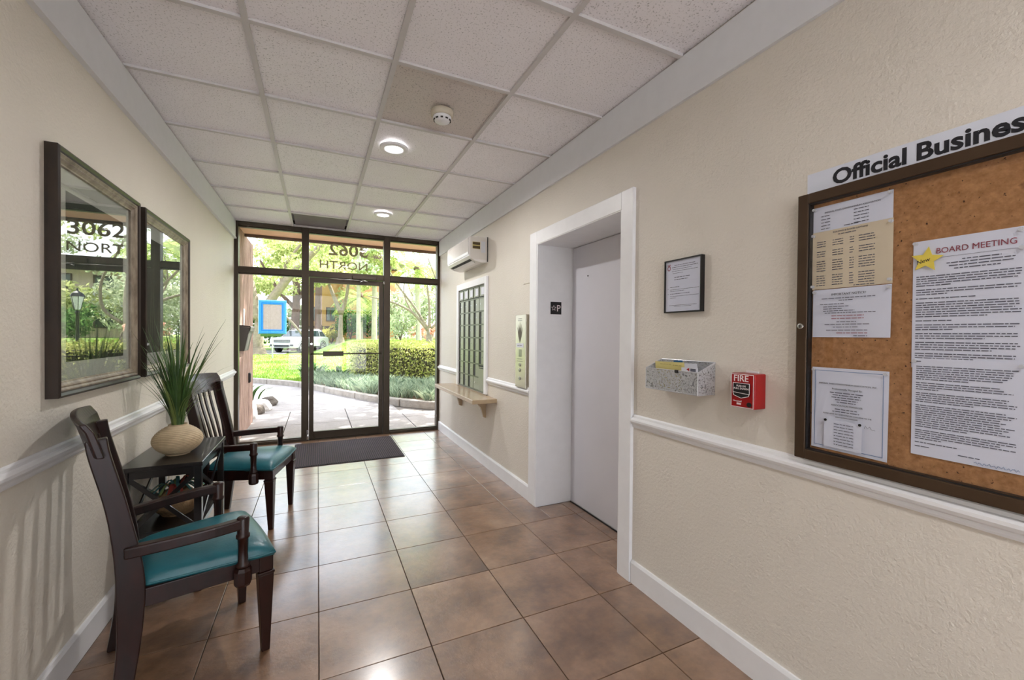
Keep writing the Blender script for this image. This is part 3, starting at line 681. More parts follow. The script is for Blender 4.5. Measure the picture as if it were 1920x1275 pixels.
obj('back_plate', G().box(-L_, L_ + .002, -.010, 0, .012, .258), 'black', ac)
# mailboxes  Y 3.96..4.82, z .745...1.85
MW, MZ0, MZ1 = .43, .742, 1.850
mb = on_right('mailbox_cluster', 'recessed metal apartment mailbox bank with white surround', 'mailboxes', 4.385)
box('trim_board', MW, MW + .062, -.024, 0, .731, 1.922, 'white', mb, .003); box('trim_board', -MW - .062, -MW, -.024, 0, .731, 1.922, 'white', mb, .003)
box('trim_board', -MW, MW, -.024, 0, 1.852, 1.922, 'white', mb, .003)
box('back_plate', -MW, MW, -.004, 0, .731, 1.852, 'maildark', mb)
cw = 2 * MW / 5; top_h = .135; rh = (MZ1 - top_h - MZ0) / 7
for k in range(6): box('grid_divider', -MW + k * cw - .005, -MW + k * cw + .005, -.0065, -.004, MZ0 + .0, MZ1, 'mailframe', mb)
for k in range(9):
    z = MZ0 + rh * k if k < 8 else MZ1 - .004
    box('grid_divider', -MW, MW, -.0095, -.004, z - .006, z + .006, 'mailframe', mb)
dm = {}
def mail_door(x0, x1, z0, z1, knob=True):
    k = (round(x1 - x0, 3), round(z1 - z0, 3))
    if k not in dm:
        g = G().box(0, x1 - x0, -.0095, -.004, 0, z1 - z0); dm[k] = g.fix(g.mesh('mail_door')); dm[k].materials.append(M('mailmetal'))
    d = obj('mail_door', dm[k], None, mb, loc=(x0, 0, z0))
    if knob:
        if 'lk' not in dm: g = G().disc_y(0, 0, .007, -.0135, -.0093, 10); dm['lk'] = g.mesh('lock'); dm['lk'].materials.append(M('chrome'))
        obj('lock', dm['lk'], None, d, loc=((x1 - x0) * .3, 0, (z1 - z0) * .55))
for c_ in range(5):
    x0 = -MW + c_ * cw
    for k in range(7):
        if c_ == 4 and k in (0, 1): continue
        if c_ == 3 and k == 0: mail_door(x0 + .008, x0 + cw - .006, MZ0 + .008, MZ0 + rh - .008); continue
        if c_ == 4 and k == 6: mail_door(x0 + .008, x0 + cw - .006, MZ0 + k * rh + .008, MZ0 + (k + 1) * rh - .008); continue
        mail_door(x0 + .068, x0 + cw - .006, MZ0 + k * rh + .008, MZ0 + (k + 1) * rh - .008)
    t_ = box('name_slot', x0 + .02, x0 + cw - .012, -.012, -.004, MZ1 - top_h + .016, MZ1 - .016, 'mailmetal', mb)
    box('slot_window', x0 + .062, x0 + cw - .028, -.0135, -.012, MZ1 - top_h + .030, MZ1 - .03, 'paper', t_)
x0 = -MW + 4 * cw; pdx = box('parcel_door', x0 + .008, x0 + cw - .006, -.016, -.004, MZ0 + .008, MZ0 + 1.82 * rh, 'mailmetal', mb)
box('slot', x0 + .02, x0 + cw - .018, -.0165, -.016, MZ0 + 1.70 * rh, MZ0 + 1.77 * rh, 'maildark', pdx)
# shelf under mailboxes
sh = on_right('wall_shelf', 'tan wall shelf on two brackets below the mailboxes', 'shelf', 4.37)
obj('shelf_board', G().hexa([(-.70, -.235, .682), (.72, -.248, .682), (.72, 0, .682), (-.70, 0, .682)], [(-.70, -.235, .722), (.72, -.248, .722), (.72, 0, .722), (-.70, 0, .722)]), 'shelfpaint', sh, bevel=.004)
for x in (-.36, .42):
    br = [(0, .682), (-.16, .682), (-.16, .664), (-.13, .655), (-.085, .63), (-.055, .59), (-.04, .54), (-.03, .50), (0, .49)]
    obj('bracket', G().prism(br, lambda p, q, t: (t, p, q), x - .017, x + .017), 'shelfpaint', sh, bevel=.003)
# call panel
cp = on_right('elevator_call_panel', 'stainless elevator call plate with three round buttons', 'elevator panel', 3.095, 0)
box('plate', -.095, .095, -.030, 0, .897, 1.498, 'steel', cp, .004)
g = G()
for a, L_, w_ in ((0, .185, .010), (-.16, .165, .010), (.16, .165, .010), (-.34, .145, .010), (.34, .145, .010)):
    c, s_ = math.cos(a), math.sin(a); pts = [(0, 0), (w_, L_ * .45), (w_ * .6, L_ * .75), (0, L_), (-w_ * .6, L_ * .75), (-w_, L_ * .45)]
    out = [(x * c + y * s_ - .01, -.0305 - .0002 * abs(a), 1.262 - x * s_ + y * c) for x, y in pts]
    g.add(out, [tuple(range(6))])
    g2 = out
obj('flame_emblem', g, 'bronze2', cp, fix=False)
box('sticker', -.075, .055, -.0312, -.030, 1.228, 1.262, 'paper', cp)
box('indicator_window', -.03, .02, -.0312, -.030, 1.150, 1.212, 'mailmetal', cp)
obj('fine_print', words([(-.045, .025, 1.462, .006), (-.05, .03, 1.448, .006), (-.06, .04, 1.13, .005), (-.06, .045, 1.112, .005), (-.055, .03, 1.241, .008)], 3, -.0316), 'ink', cp)
for z in (1.085, 1.04, .972):
    b = obj('call_button', G().disc_y(-.01, z, .015, -.036, -.030), 'chrome', cp, bevel=.002); obj('button_face', G().disc_y(-.01, z, .009, -.038, -.036), 'mailmetal', b)
# access plate by the casing
ap = on_right('access_cover', 'thin blank painted cover plate beside the elevator casing top', 'cover plate', 3.035)
box('plate', -.07, .07, -.005, 0, 1.75, 2.09, 'wall', ap, .001)
for z in (1.77, 2.07): obj('screw', G().disc_y(.055, z, .004, -.0065, -.005, 8), 'chrome', ap)
# framed notice
nf = on_right('framed_notice', 'black framed printed notice with red crest beside the elevator', 'framed notice', 1.424)
obj('frame', G().frame(-.108, .108, 1.440, 1.690, [(0, 0), (0, -.022), (.006, -.022), (.006, -.014)]), 'black', nf)
sht = box('sheet', -.103, .103, -.016, -.0, 1.445, 1.685, 'paper', nf)
rows_ = [(-.05, .07, 1.662, .004), (-.065, .085, 1.653, .004), (-.06, .05, 1.644, .003), (-.065, .085, 1.635, .003), (-.06, .0, 1.625, .003),
         (-.05, .04, 1.605, .005), (-.05, .03, 1.594, .005), (-.075, -.02, 1.560, .004), (-.09, -.083, 1.553, .003), (-.075, .095, 1.548, .003), (-.075, .01, 1.541, .003),
         (-.075, .04, 1.528, .004), (-.09, -.083, 1.528, .003), (-.075, .09, 1.517, .003), (-.075, -.04, 1.509, .003), (-.08, .08, 1.474, .003), (-.05, .05, 1.469, .0025)]
obj('fine_print', words(rows_, 4, -.0163), 'ink', sht)
g = G()
for k in range(14):
    a, b = 2 * PI * k / 14, 2 * PI * (k + 1) / 14
    g.add([(-.083 + .010 * math.cos(a), -.0163, 1.652 + .012 * math.sin(a)), (-.083 + .010 * math.cos(b), -.0163, 1.652 + .012 * math.sin(b)), (-.083 + .006 * math.cos(b), -.0163, 1.652 + .008 * math.sin(b)), (-.083 + .006 * math.cos(a), -.0163, 1.652 + .008 * math.sin(a))], [(0, 1, 2, 3)])
for dx in (-.006, 0, .006): g.add([(-.083 + dx - .003, -.0163, 1.664), (-.083 + dx + .003, -.0163, 1.664), (-.083 + dx, -.0163, 1.674)], [(0, 1, 2)])
obj('crest', g, 'ink_red', sht)
box('glass', -.102, .102, -.0185, -.0175, 1.446, 1.684, 'boardglass', nf)
# wire letter basket
bk = on_right('letter_basket', 'silver filigree metal wall basket holding leaflets', 'basket', 1.407)
W2 = .152; F = -.104
box('front_panel', -W2, W2, F - .001, F + .001, 1.080, 1.176, 'perf', bk); box('back_panel', -W2, W2, -.003, -.001, 1.076, 1.217, 'perf', bk); box('bottom_panel', -W2, W2, F, -.002, 1.078, 1.080, 'silver', bk)
for s in (-1, 1): obj('side_panel', G().hexa([(s * W2 - .001, F, 1.08), (s * W2 + .001, F, 1.08), (s * W2 + .001, -.002, 1.08), (s * W2 - .001, -.002, 1.08)], [(s * W2 - .001, F, 1.176), (s * W2 + .001, F, 1.176), (s * W2 + .001, -.002, 1.217), (s * W2 - .001, -.002, 1.217)]), 'perf', bk)
obj('rim', G().tube([(-W2, F, 1.176), (W2, F, 1.176), (W2, -.003, 1.217), (-W2, -.003, 1.217), (-W2, F, 1.176)], .0024, 6).tube([(-W2, F, 1.081), (W2, F, 1.081)], .002, 6).tube([(W2, F, 1.08), (W2, F, 1.176)], .002, 6).tube([(-W2, F, 1.08), (-W2, F, 1.176)], .002, 6), 'silver', bk)
def leaflet(name, label, mat, x0, x1, y, z1, tilt, cat='paper', z0=1.0812):
    t_ = on_right(name, label, cat, 1.407, 0, 0, 'papers in the letter basket')
    obj('sheet', G().hexa([(x0, y - .0006, z0), (x1, y - .0006, z0), (x1, y + .0006, z0), (x0, y + .0006, z0)], [(x0, y - .0006 + tilt, z1 - .004), (x1, y - .0006 + tilt, z1), (x1, y + .0006 + tilt, z1), (x0, y + .0006 + tilt, z1 - .004)]), mat, t_); return t_
t_ = leaflet('leaflet', 'pale yellow leaflet sticking out of the filigree basket', 'yellow2', -.13, .045, -.050, 1.212, -.018)
obj('fine_print', words([(-.10, -.03, 1.196, .006), (-.02, .03, 1.194, .006)], 9, -.0672), 'labelyellow', t_)
leaflet('brochure', 'blue brochure behind the yellow leaflet in the basket', 'blue', -.04, .012, -.034, 1.220, -.008)
leaflet('sheet_of_paper', 'white folded sheet in the filigree basket', 'paper', .0, .10, -.040, 1.210, -.012)
t_ = leaflet('card', 'white card with a red arrow mark at the basket end', 'paper', .055, .142, -.088, 1.196, -.006)
obj('red_arrow', G().add([(.082, -.0945, 1.186), (.098, -.0945, 1.192), (.098, -.0945, 1.178)], [(0, 1, 2)]), 'red', t_); box('barcode', .104, .132, -.0948, -.0944, 1.178, 1.190, 'ink', t_)
t_ = on_right('binder_clip', 'small black clip on the front edge of the filigree basket', 'clip', 1.407); box('jaw', .030, .048, F - .006, F + .005, 1.166, 1.180, 'black', t_, .001); obj('wire_loop', G().tube([(.033, F - .006, 1.168), (.036, F - .010, 1.160), (.042, F - .010, 1.160), (.045, F - .006, 1.168)], .0009, 6), 'chrome', t_)
# fire pull station
fa = on_right('fire_alarm_box', 'red fire alarm pull station with white FIRE lettering', 'fire alarm', 1.080)
box('housing', -.049, .049, -.066, 0, 1.054, 1.187, 'red', fa, .004)
fp = box('face_plate', -.047, .047, -.068, -.066, 1.056, 1.185, 'red', fa, .001)
obj('white_border', G().frame(-.047, .047, 1.056, 1.185, [(0, -.0683), (.0026, -.0683)]), 'pinkwhite', fp, fix=False)
text('lettering', 'FIRE', .034, 'pinkwhite', fp, -.037, 1.157, -.0684, xs=1.02, bold=.0003)
hd = obj('pull_handle', G().prism([(-.034, 1.150), (.034, 1.150), (.034, 1.112), (.030, 1.102), (0, 1.093), (-.030, 1.102), (-.034, 1.112)], lambda p, q, t: (p, t, q), -.074, -.068), 'black', fa, bevel=.001)
go = [(-.034, 1.150), (.034, 1.150), (.034, 1.112), (.030, 1.102), (0, 1.093), (-.030, 1.102), (-.034, 1.112)]
g = G()
for a, b in zip(go, go[1:] + go[:1]): g.tube([(a[0], -.0742, a[1]), (b[0], -.0742, b[1])], .0011, 6)
g.tube([(-.034, -.0742, 1.114), (.034, -.0742, 1.110)], .0011, 6)
obj('white_outline', g, 'pinkwhite', hd)
text('lettering', 'PUSH IN', .0105, 'pinkwhite', hd, 0, 1.136, -.0744, 'CENTER'); text('lettering', 'PULL DOWN', .0105, 'pinkwhite', hd, 0, 1.126, -.0744, 'CENTER')
text('lettering', 'Honeywell', .0085, 'pinkwhite', fp, -.038, 1.077, -.0684); box('mark', -.022, -.004, -.0686, -.068, 1.066, 1.073, 'pinkwhite', fp)
obj('key_lock', G().disc_y(.031, 1.071, .009, -.073, -.068), 'black', fa, bevel=.001)
bpx = box('wall_box_plate', -.030, .020, -.004, 0, 1.187, 1.194, 'white', fa)

# ------------------------------------------------------------------ enclosed notice board
YB0, YB1 = .905, -.30; bw = (YB0 - YB1); yc = (YB0 + YB1) / 2; hw = bw / 2
nb = on_right('notice_board', 'bronze framed enclosed cork notice board', 'notice board', yc)
Z0, Z1 = .912, 1.817; FW = .034
def rail(a, b, z0, z1): return box('frame_rail', a, b, -.034, -.002, z0, z1, 'bronze2', nb, .003)
rail(-hw, -hw + FW, Z0, Z1); rail(hw - FW, hw, Z0, Z1); rail(-hw + FW, hw - FW, Z1 - FW, Z1); rail(-hw + FW, hw - FW, Z0, Z0 + FW)
obj('inner_gasket', G().frame(-hw + FW, hw - FW, Z0 + FW, Z1 - FW, [(0, -.030), (.004, -.030), (.004, -.008)]), 'black', nb)
box('cork', -hw + .01, hw - .01, -.008, -.0005, Z0 + .01, Z1 - .01, 'cork', nb)
box('glass_door', -hw + FW - .004, hw - FW + .004, -.0290, -.0265, Z0 + FW - .004, Z1 - FW + .004, 'boardglass', nb)
lk = obj('lock', G().disc_y(-hw + .017, 1.366, .010, -.040, -.034), 'chrome', nb, bevel=.002); box('key_slot', -hw + .0155, -hw + .0185, -.0405, -.040, 1.361, 1.371, 'black', lk)
sg = on_right('header_strip', 'white Official Business sign strip above the notice board', 'sign', yc)
box('strip', -hw + .012, hw - .3, -.0015, 0, 1.815, 1.892, 'signwhite', sg)
text('lettering', 'Official', .0665, 'ink_dark', sg, yc - .815, 1.834, -.002, xs=1.03, bold=.0020); text('lettering', 'Business', .0665, 'ink_dark', sg, yc - .603, 1.834, -.002, xs=1.03, bold=.0020)
def L(Y): return yc - Y                                   # world Y -> local x on the board
def sheet(name, label, Yl, Yr, z0, z1, mat, y=-.0095, group=None, curl=0.0):
    s = on_right(name, label, 'paper', yc, 0, 0, group)
    n = 6; vs = []; x0, x1 = L(Yl), L(Yr)
    for i in range(n + 1):
        for j in range(n + 1):
            u, v = i / n, j / n; vs.append((x0 + (x1 - x0) * u, y - curl * (u ** 3) * (1 - v) - curl * .6 * ((1 - u) ** 4), z0 + (z1 - z0) * v))
    obj('sheet', G().add(vs, [(i * (n + 1) + j, (i + 1) * (n + 1) + j, (i + 1) * (n + 1) + j + 1, i * (n + 1) + j + 1) for i in range(n) for j in range(n)]), mat, s, fix=False)
    return s
def pins(pts, what):
    zm = sum(p[1] for p in pts) / len(pts); ym = sum(p[0] for p in pts) / len(pts); two = max(p[1] for p in pts) - min(p[1] for p in pts) > .03
    for Y, z in pts:
        side = ('lock' if Y > ym else 'bare cork') if Y > .62 else ('star' if Y > ym else 'far')
        p = on_right('push_pin', 'clear push pin on the ' + what + ', ' + (('top' if z > zm else 'lower') + ' corner' if two else 'corner') + ' towards the ' + side + ' side', 'push pin', Y, z, 0, 'push pins on the notice board')
        obj('head', G().tube([(0, -.0100, 0), (0, -.0125, 0), (0, -.0130, 0), (0, -.0185, 0), (0, -.0190, 0), (0, -.0205, 0)], [.0052, .0052, .0026, .0026, .0044, .0044], 12), 'clear', p); obj('needle', G().tube([(0, -.0100, 0), (0, -.004, 0)], .0006, 6), 'chrome', p)
yy = -.0105
s = sheet('printed_notice', 'white association officer list half covered by the cream list', .867, .648, 1.585, 1.767, 'paper', -.0092)
text('heading', 'IMPERIAL PINES CONDOMINIUM ASSOCIATION', .0072, 'ink', s, L(.755), 1.742, yy, 'CENTER', .0002)
obj('fine_print', words([(L(.842), L(.815), 1.732 - .0105 * k, .004) for k in range(5)] + [(L(.748), L(.708), 1.733 - .0105 * k, .004) for k in range(5)] + [(L(.775), L(.735), 1.689, .004)], 21, yy), 'ink', s, fix=False)
pins([(.862, 1.760), (.655, 1.760)], 'white officer list')
s = sheet('printed_notice', 'cream building and floor captain list between the white sheets', .868, .646, 1.490, 1.683, 'paper_cream', -.0112); yy = -.0125
text('heading', 'BUILDING & FLOOR CAPTAINS', .0070, 'ink', s, L(.757), 1.672, yy, 'CENTER', .0002)
g_rows = []; z = 1.655
for blk in (3, 3, 5, 5):
    for k in range(blk):
        z -= .0078
        g_rows += [(L(.853), L(.826), z, .0038), (L(.806), L(.775), z, .0038), (L(.757), L(.745), z, .0038), (L(.732), L(.690), z, .0038)]
    z -= .0095
g_rows += [(L(.79), L(.74), 1.664, .0038), (L(.745), L(.69), 1.4935, .0038)]
obj('fine_print', words(g_rows, 22, yy), 'ink', s, fix=False)
pins([(.864, 1.672), (.651, 1.674), (.864, 1.500), (.652, 1.502)], 'cream captain list')
s = sheet('printed_notice', 'white important notice sheet directly below the cream list', .863, .648, 1.329, 1.488, 'paper', -.0092, curl=.004); yy = -.0140
text('heading', 'IMPORTANT NOTICE!', .0098, 'ink_dark', s, L(.758), 1.466, yy, 'CENTER', .0002)
obj('fine_print', words([(L(.835), L(.685), 1.4555, .0038), (L(.785), L(.745), 1.448, .0035), (L(.84), L(.77), 1.437, .0036), (L(.83), L(.755), 1.4285, .0036), (L(.83), L(.775), 1.4215, .0036), (L(.83), L(.74), 1.4145, .0036), (L(.825), L(.685), 1.4075, .0036), (L(.79), L(.735), 1.378, .0036), (L(.825), L(.70), 1.370, .0036), (L(.80), L(.73), 1.361, .0036), (L(.82), L(.705), 1.351, .0036), (L(.742), L(.705), 1.333, .004)], 23, yy), 'ink', s, fix=False)
obj('red_print', words([(L(.805), L(.715), 1.398, .0036), (L(.805), L(.715), 1.389, .0036), (L(.79), L(.705), 1.342, .0036)], 24, yy), 'ink_red', s, fix=False)
pins([(.857, 1.480), (.653, 1.480)], 'important notice sheet')
s = sheet('printed_notice', 'white management contact sheet with blue border line', .861, .650, .958, 1.228, 'paper', -.0092, curl=.005); yy = -.0148
obj('blue_border', G().frame(L(.851), L(.661), .968, 1.219, [(0, yy), (.0016, yy)]), 'ink_blue', s, fix=False)
for tx, z, sz in (('IMPERIAL PINES CONDOMINIUM ASSOCIATION, INC.', 1.174, .0068), ('Professionally Managed By:', 1.158, .0078), ('ASSOCIATION MANAGER', 1.105, .0076), ('PLEASE REFER ALL QUESTIONS OR CONCERNS TO THE', 1.076, .0054), ('ASSOCIATION MANAGER', 1.067, .0054)):
    text('heading', tx, sz, 'ink_dark', s, L(.757), z, yy, 'CENTER', .0002)
obj('fine_print', words([(L(.805), L(.712), 1.147, .0045), (L(.797), L(.72), 1.1395, .0042), (L(.80), L(.718), 1.132, .0042), (L(.79), L(.727), 1.1245, .0042), (L(.785), L(.732), 1.117, .0042), (L(.79), L(.728), 1.094, .0045), (L(.797), L(.722), 1.086, .0042)], 25, yy), 'ink', s, fix=False)
pins([(.855, 1.220), (.657, 1.220)], 'management contact sheet')
s2 = sheet('small_slip', 'small white slip tacked over the management contact sheet', .820, .713, .968, 1.058, 'paper', -.0150, curl=.003)
obj('fine_print', words([(L(.79), L(.735), 1.046 - .0095 * k, .0036) for k in range(8)], 26, -.0186), 'ink', s2, fix=False)
for Y in (.815, .718):
    p = on_right('thumb_tack', 'dark round tack on the small slip, towards the ' + ('lock side' if Y > .76 else 'pen scribble'), 'tack', Y, 1.056, 0, 'tacks on the small slip'); obj('cap', G().disc_y(0, 0, .0042, -.0205, -.0185, 12).disc_y(0, 0, .0008, -.0185, -.0055, 6), 'maildark', p)
obj('signature', G().tube([(L(.708), -.0152, 1.047), (L(.705), -.0152, 1.056), (L(.700), -.0152, 1.048), (L(.694), -.0152, 1.055), (L(.690), -.0152, 1.047), (L(.680), -.0152, 1.046)], .0005, 5), 'ink', s)
s = sheet('printed_notice', 'tall white board meeting agenda, upper page with red heading', .600, .372, 1.245, 1.600, 'paper', -.0100); yy = -.0112
text('heading', 'BOARD MEETING', .0215, 'ink_red', s, L(.552), 1.560, yy, 'LEFT', .0002, xs=.88)
R_ = random.Random(31); rr = [(L(.50), L(.43), 1.537, .0042), (L(.53), L(.405), 1.5295, .0042), (L(.525), L(.41), 1.522, .0042), (L(.515), L(.43), 1.514, .0042)]
z = 1.505
for blk in (5, 3, 1, 7, 1, 3, 3, 4, 3, 4):
    for k in range(blk): z -= .0064; rr.append((L(.592), L(.592) + (.198 if k < blk - 1 else R_.uniform(.06, .15)) - R_.uniform(0, .012), z, .0040))
    z -= .0052
rr = [q for q in rr if q[2] > 1.250]
obj('fine_print', words(rr, 32, yy), 'ink', s, fix=False)
box('page_fold', L(.545), L(.372), yy - .0003, yy, 1.5485, 1.5492, 'ink', s)
pins([(.594, 1.594), (.398, 1.592), (.396, 1.548)], 'board meeting page')
s = sheet('printed_notice', 'white second page below the board meeting page', .597, .370, 1.000, 1.272, 'paper', -.0116); yy = -.0128
rr = [(L(.588), L(.578), 1.262, .0036)]; z = 1.254
for blk in (7, 4, 5, 11, 5, 1): 
    for k in range(blk): z -= .0059; rr.append((L(.588), L(.588) + (.192 if k < blk - 1 else R_.uniform(.05, .14)) - R_.uniform(0, .03), z, .0036))
    z -= .0048
rr += [(L(.588), L(.555), 1.024, .0036), (L(.50), L(.46), 1.018, .0036)]
obj('fine_print', words([q for q in rr if q[2] > 1.014], 33, yy), 'ink', s, fix=False)
obj('pen_note', G().tube([(L(.470) + .003 * k, yy, 1.008 + .0035 * math.sin(k * 2.3) + .001 * math.sin(k * .9)) for k in range(27)], .0005, 5), 'ink_blue', s)
pins([(.591, 1.264), (.392, 1.262)], 'second agenda page')
s = on_right('paper_star', 'yellow paper star marked NEW on the board meeting page', 'star', .569, 1.546, 0)
pts = [((.036 if k % 2 == 0 else .0165) * math.sin(PI * k / 5 + .12), (.036 if k % 2 == 0 else .0165) * math.cos(PI * k / 5 + .12)) for k in range(10)]
obj('star', G().prism(pts, lambda p, q, t: (p, t, q), -.0165, -.0155), 'yellow', s)
text('lettering', 'New', .0150, 'ink_dark', s, -.021, -.012, -.0168, shear=.3, rz=.28, depth=.0002)

# ================================================================== OUTSIDE
# roof slab with soffit, fascia; solid building either side of the lobby
struct('roof_slab', G().box(-7, 9, YB - 1.0, 6.62, 2.80, 3.2), 'roofslab')
struct('soffit', G().box(-7, 9, YW + .056, 6.60, 2.66, 2.80), 'soffit'); struct('fascia', G().box(-7, 9, 6.60, 6.66, 2.625, 3.2), 'fascia')
struct('wall_header', G().box(XL, XR, YW - .05, YW + .055, 2.625, 2.80), 'bronze'); struct('wall_header_rear', G().box(XL, XR, YB - .10, YB + .01, 2.625, 2.80), 'wall')
struct('wall_facade_left', G().box(-7, XL - .16, YW - .2, YW + .055, -.1, 2.8), 'siding'); struct('wall_facade_right', G().box(XR + .42, 9, YW - .2, YW + .055, -.1, 2.8), 'siding')
struct('wall_wing', G().box(-1.14, -.893, YW + .106, 7.42, -.02, 2.655), 'siding')
# things fixed on the wing wall
db = thing('drop_box', 'dark grey metal drop box on the rough siding outside the glass', 'drop box', (-.893, 6.42, 1.10), PI / 2)
obj('box', G().prism([(0, 0), (-.055, .0), (-.115, .30), (0, .31)], lambda p, q, t: (t, p, q), -.22, .13), 'boxgrey', db, bevel=.006)
obj('flap', G().prism([(-.116, .25), (-.125, .30), (-.118, .318), (0, .328), (0, .312), (-.110, .304)], lambda p, q, t: (t, p, q), -.225, .135), 'boxgrey', db)
obj('bracket', G().prism([(0, .05), (-.02, .05), (-.085, .29), (0, .30)], lambda p, q, t: (t, p, q), .17, .20), 'boxgrey', db)
pn = thing('paper_notice', 'narrow white paper strip above the grey drop box', 'paper', (-.893, 6.55, 1.43), PI / 2); box('strip', -.04, .04, -.004, 0, 0, .22, 'paper', pn)
ou = thing('outlet_cover', 'small dark outlet cover low on the rough siding', 'outlet', (-.893, 7.0, .62), PI / 2); box('cover', -.04, .04, -.022, 0, 0, .14, 'cardark', ou, .004); box('lid', -.035, .035, -.028, -.022, .01, .13, 'cardark', ou, .003)

# --- ground
CURB = [(-30, 24), (-12, 17.6), (-6, 15.9), (-3, 14.5), (-1.6, 13.35), (-.44, 12.0), (.48, 9.9), (1.17, 8.45), (1.9, 7.5), (2.7, 7.05), (4, 6.85), (9, 6.75), (30, 6.7)]
def curbY(x):
    for (a, ya), (b, yb) in zip(CURB, CURB[1:]):
        if x <= b: return ya + (yb - ya) * (x - a) / (b - a)
    return CURB[-1][1]
def sstep(t): t = max(0, min(1, t)); return t * t * (3 - 2 * t)
def hgt(x, y):
    d = y - curbY(x)
    z = .05 + .06 * sstep(d / 3)
    z += .80 * sstep((x + .6) / 3.6) * sstep((y - 12) / 12) - .22 * sstep((1.2 - x) / 2) * sstep((y - 27) / 4)
    return z + .02 * noise.noise((x * .6, y * .6, 0))
xs = [-40, -32, -26, -20, -16] + [-14 + .5 * k for k in range(65)] + [20, 24, 30, 40, 60]
ts = [0, .06] + [.3 * k for k in range(1, 40)] + [12 + k * 1.0 for k in range(30)] + [45, 50, 60, 75, 100]
vs = [(x, curbY(x) + .06 + t_, hgt(x, curbY(x) + .06 + t_) if t_ > 0 else .0) for x in xs for t_ in ts]; n = len(ts)
struct('lawn', G().add(vs, [(i * n + j, (i + 1) * n + j, (i + 1) * n + j + 1, i * n + j + 1) for i in range(len(xs) - 1) for j in range(n - 1)]), 'lawn')
# pavement: joints below, slabs on top
pv = struct('pavement', G().add([(x, 5.6, -.045) for x in xs] + [(x, curbY(x) + .05, -.045) for x in xs], [(i, i + 1, len(xs) + i + 1, len(xs) + i) for i in range(len(xs) - 1)]), 'joint')
JX = [-.893 - .85 * 3, -.893 - .85 * 2, -1.14 - .85, -1.14, -.42, .45, 1.31, 2.2, 3.1, 4.1]
for a, b in zip(JX, JX[1:]):
    for y0, y1 in ((5.84, 6.95), (6.95, 8.12)):
        lim = min(curbY(a), curbY(b)) - .03
        if b <= -.9 and y0 < 6.9: continue
        if y0 > lim: continue
        y1 = min(y1, lim)
        box('paving_slab', a + .006, b - .006, y0 + .006, y1 - .006, -.045, -.02, 'concrete', pv, .003)
seam = [x for x in xs if -16 <= x <= 1.3] 
g = G(); sx = [-16, -12, -9, -6, -4.5, -3, -2.3, -1.6, -1, -.44, .0, .48, .8, 1.1, 1.3]
g.add([(x, 8.13, -.021) for x in sx] + [(x, curbY(x) + .04, -.021) for x in sx], [(i, i + 1, len(sx) + i + 1, len(sx) + i) for i in range(len(sx) - 1)])
obj('walkway_slab', g, 'concrete', pv)
# kerb: one stone after another
def along_curb(step):
    out = []; 
    for (a, ya), (b, yb) in zip(CURB[1:-1], CURB[2:-1]):
        k = max(1, int(math.hypot(b - a, yb - ya) / step)); out += [(a + (b - a) * i / k, ya + (yb - ya) * i / k) for i in range(k)]
    return out
cpts = along_curb(.22)
for _ in range(6): cpts = [cpts[0]] + [((a[0] + b[0] * 2 + c[0]) / 4, (a[1] + b[1] * 2 + c[1]) / 4) for a, b, c in zip(cpts, cpts[1:], cpts[2:])] + [cpts[-1]]
cb = struct('kerb', None)
for i in range(0, len(cpts) - 6, 6):
    seg = cpts[i:i + 7]; seg[-1] = tuple(Vector(seg[-1]).lerp(Vector(seg[-2]), .08))
    obj('kerb_stone', G().sweep([(x, y, .03) for x, y in seg], .075, .075, (.8, .6, 0)), 'curb', cb, bevel=.018)
# bed between kerb and hedge, bark mulch
g = G(); n = 24; vs = []
for i in range(n + 1):
    x = -.3 + 7.3 * i / n
    for t_ in (.08, .6, 1.2, 1.8, 2.6): y = curbY(x) + t_; vs.append((x, y, hgt(x, y) + .012))
struct('planting_bed', g.add(vs, [(i * 5 + j, (i + 1) * 5 + j, (i + 1) * 5 + j + 1, i * 5 + j + 1) for i in range(n) for j in range(4)]), 'mulch')
struct('driveway', G().add([(x, 30.5, hgt(x, 30.5) + .03) for x in (-30, -20, -10, -4, -2)] + [(x, 40, hgt(x, 40) + .03) for x in (-30, -20, -10, -4, -2)], [(i, i + 1, i + 6, i + 5) for i in range(4)]), 'asphalt')
struct('bounce_ground_rear', G().box(-40, 40, -60, YB - .1, -.12, -.03), 'rear_bounce')  # pale unseen ground, added to reflect sunlight into the lobby
struct('ground_side', G().box(-40, XL - .2, YB - .1, 5.6, -.12, -.03), 'lawn'); struct('ground_side_right', G().box(XR + .5, 40, YB - .1, 5.6, -.12, -.03), 'lawn')

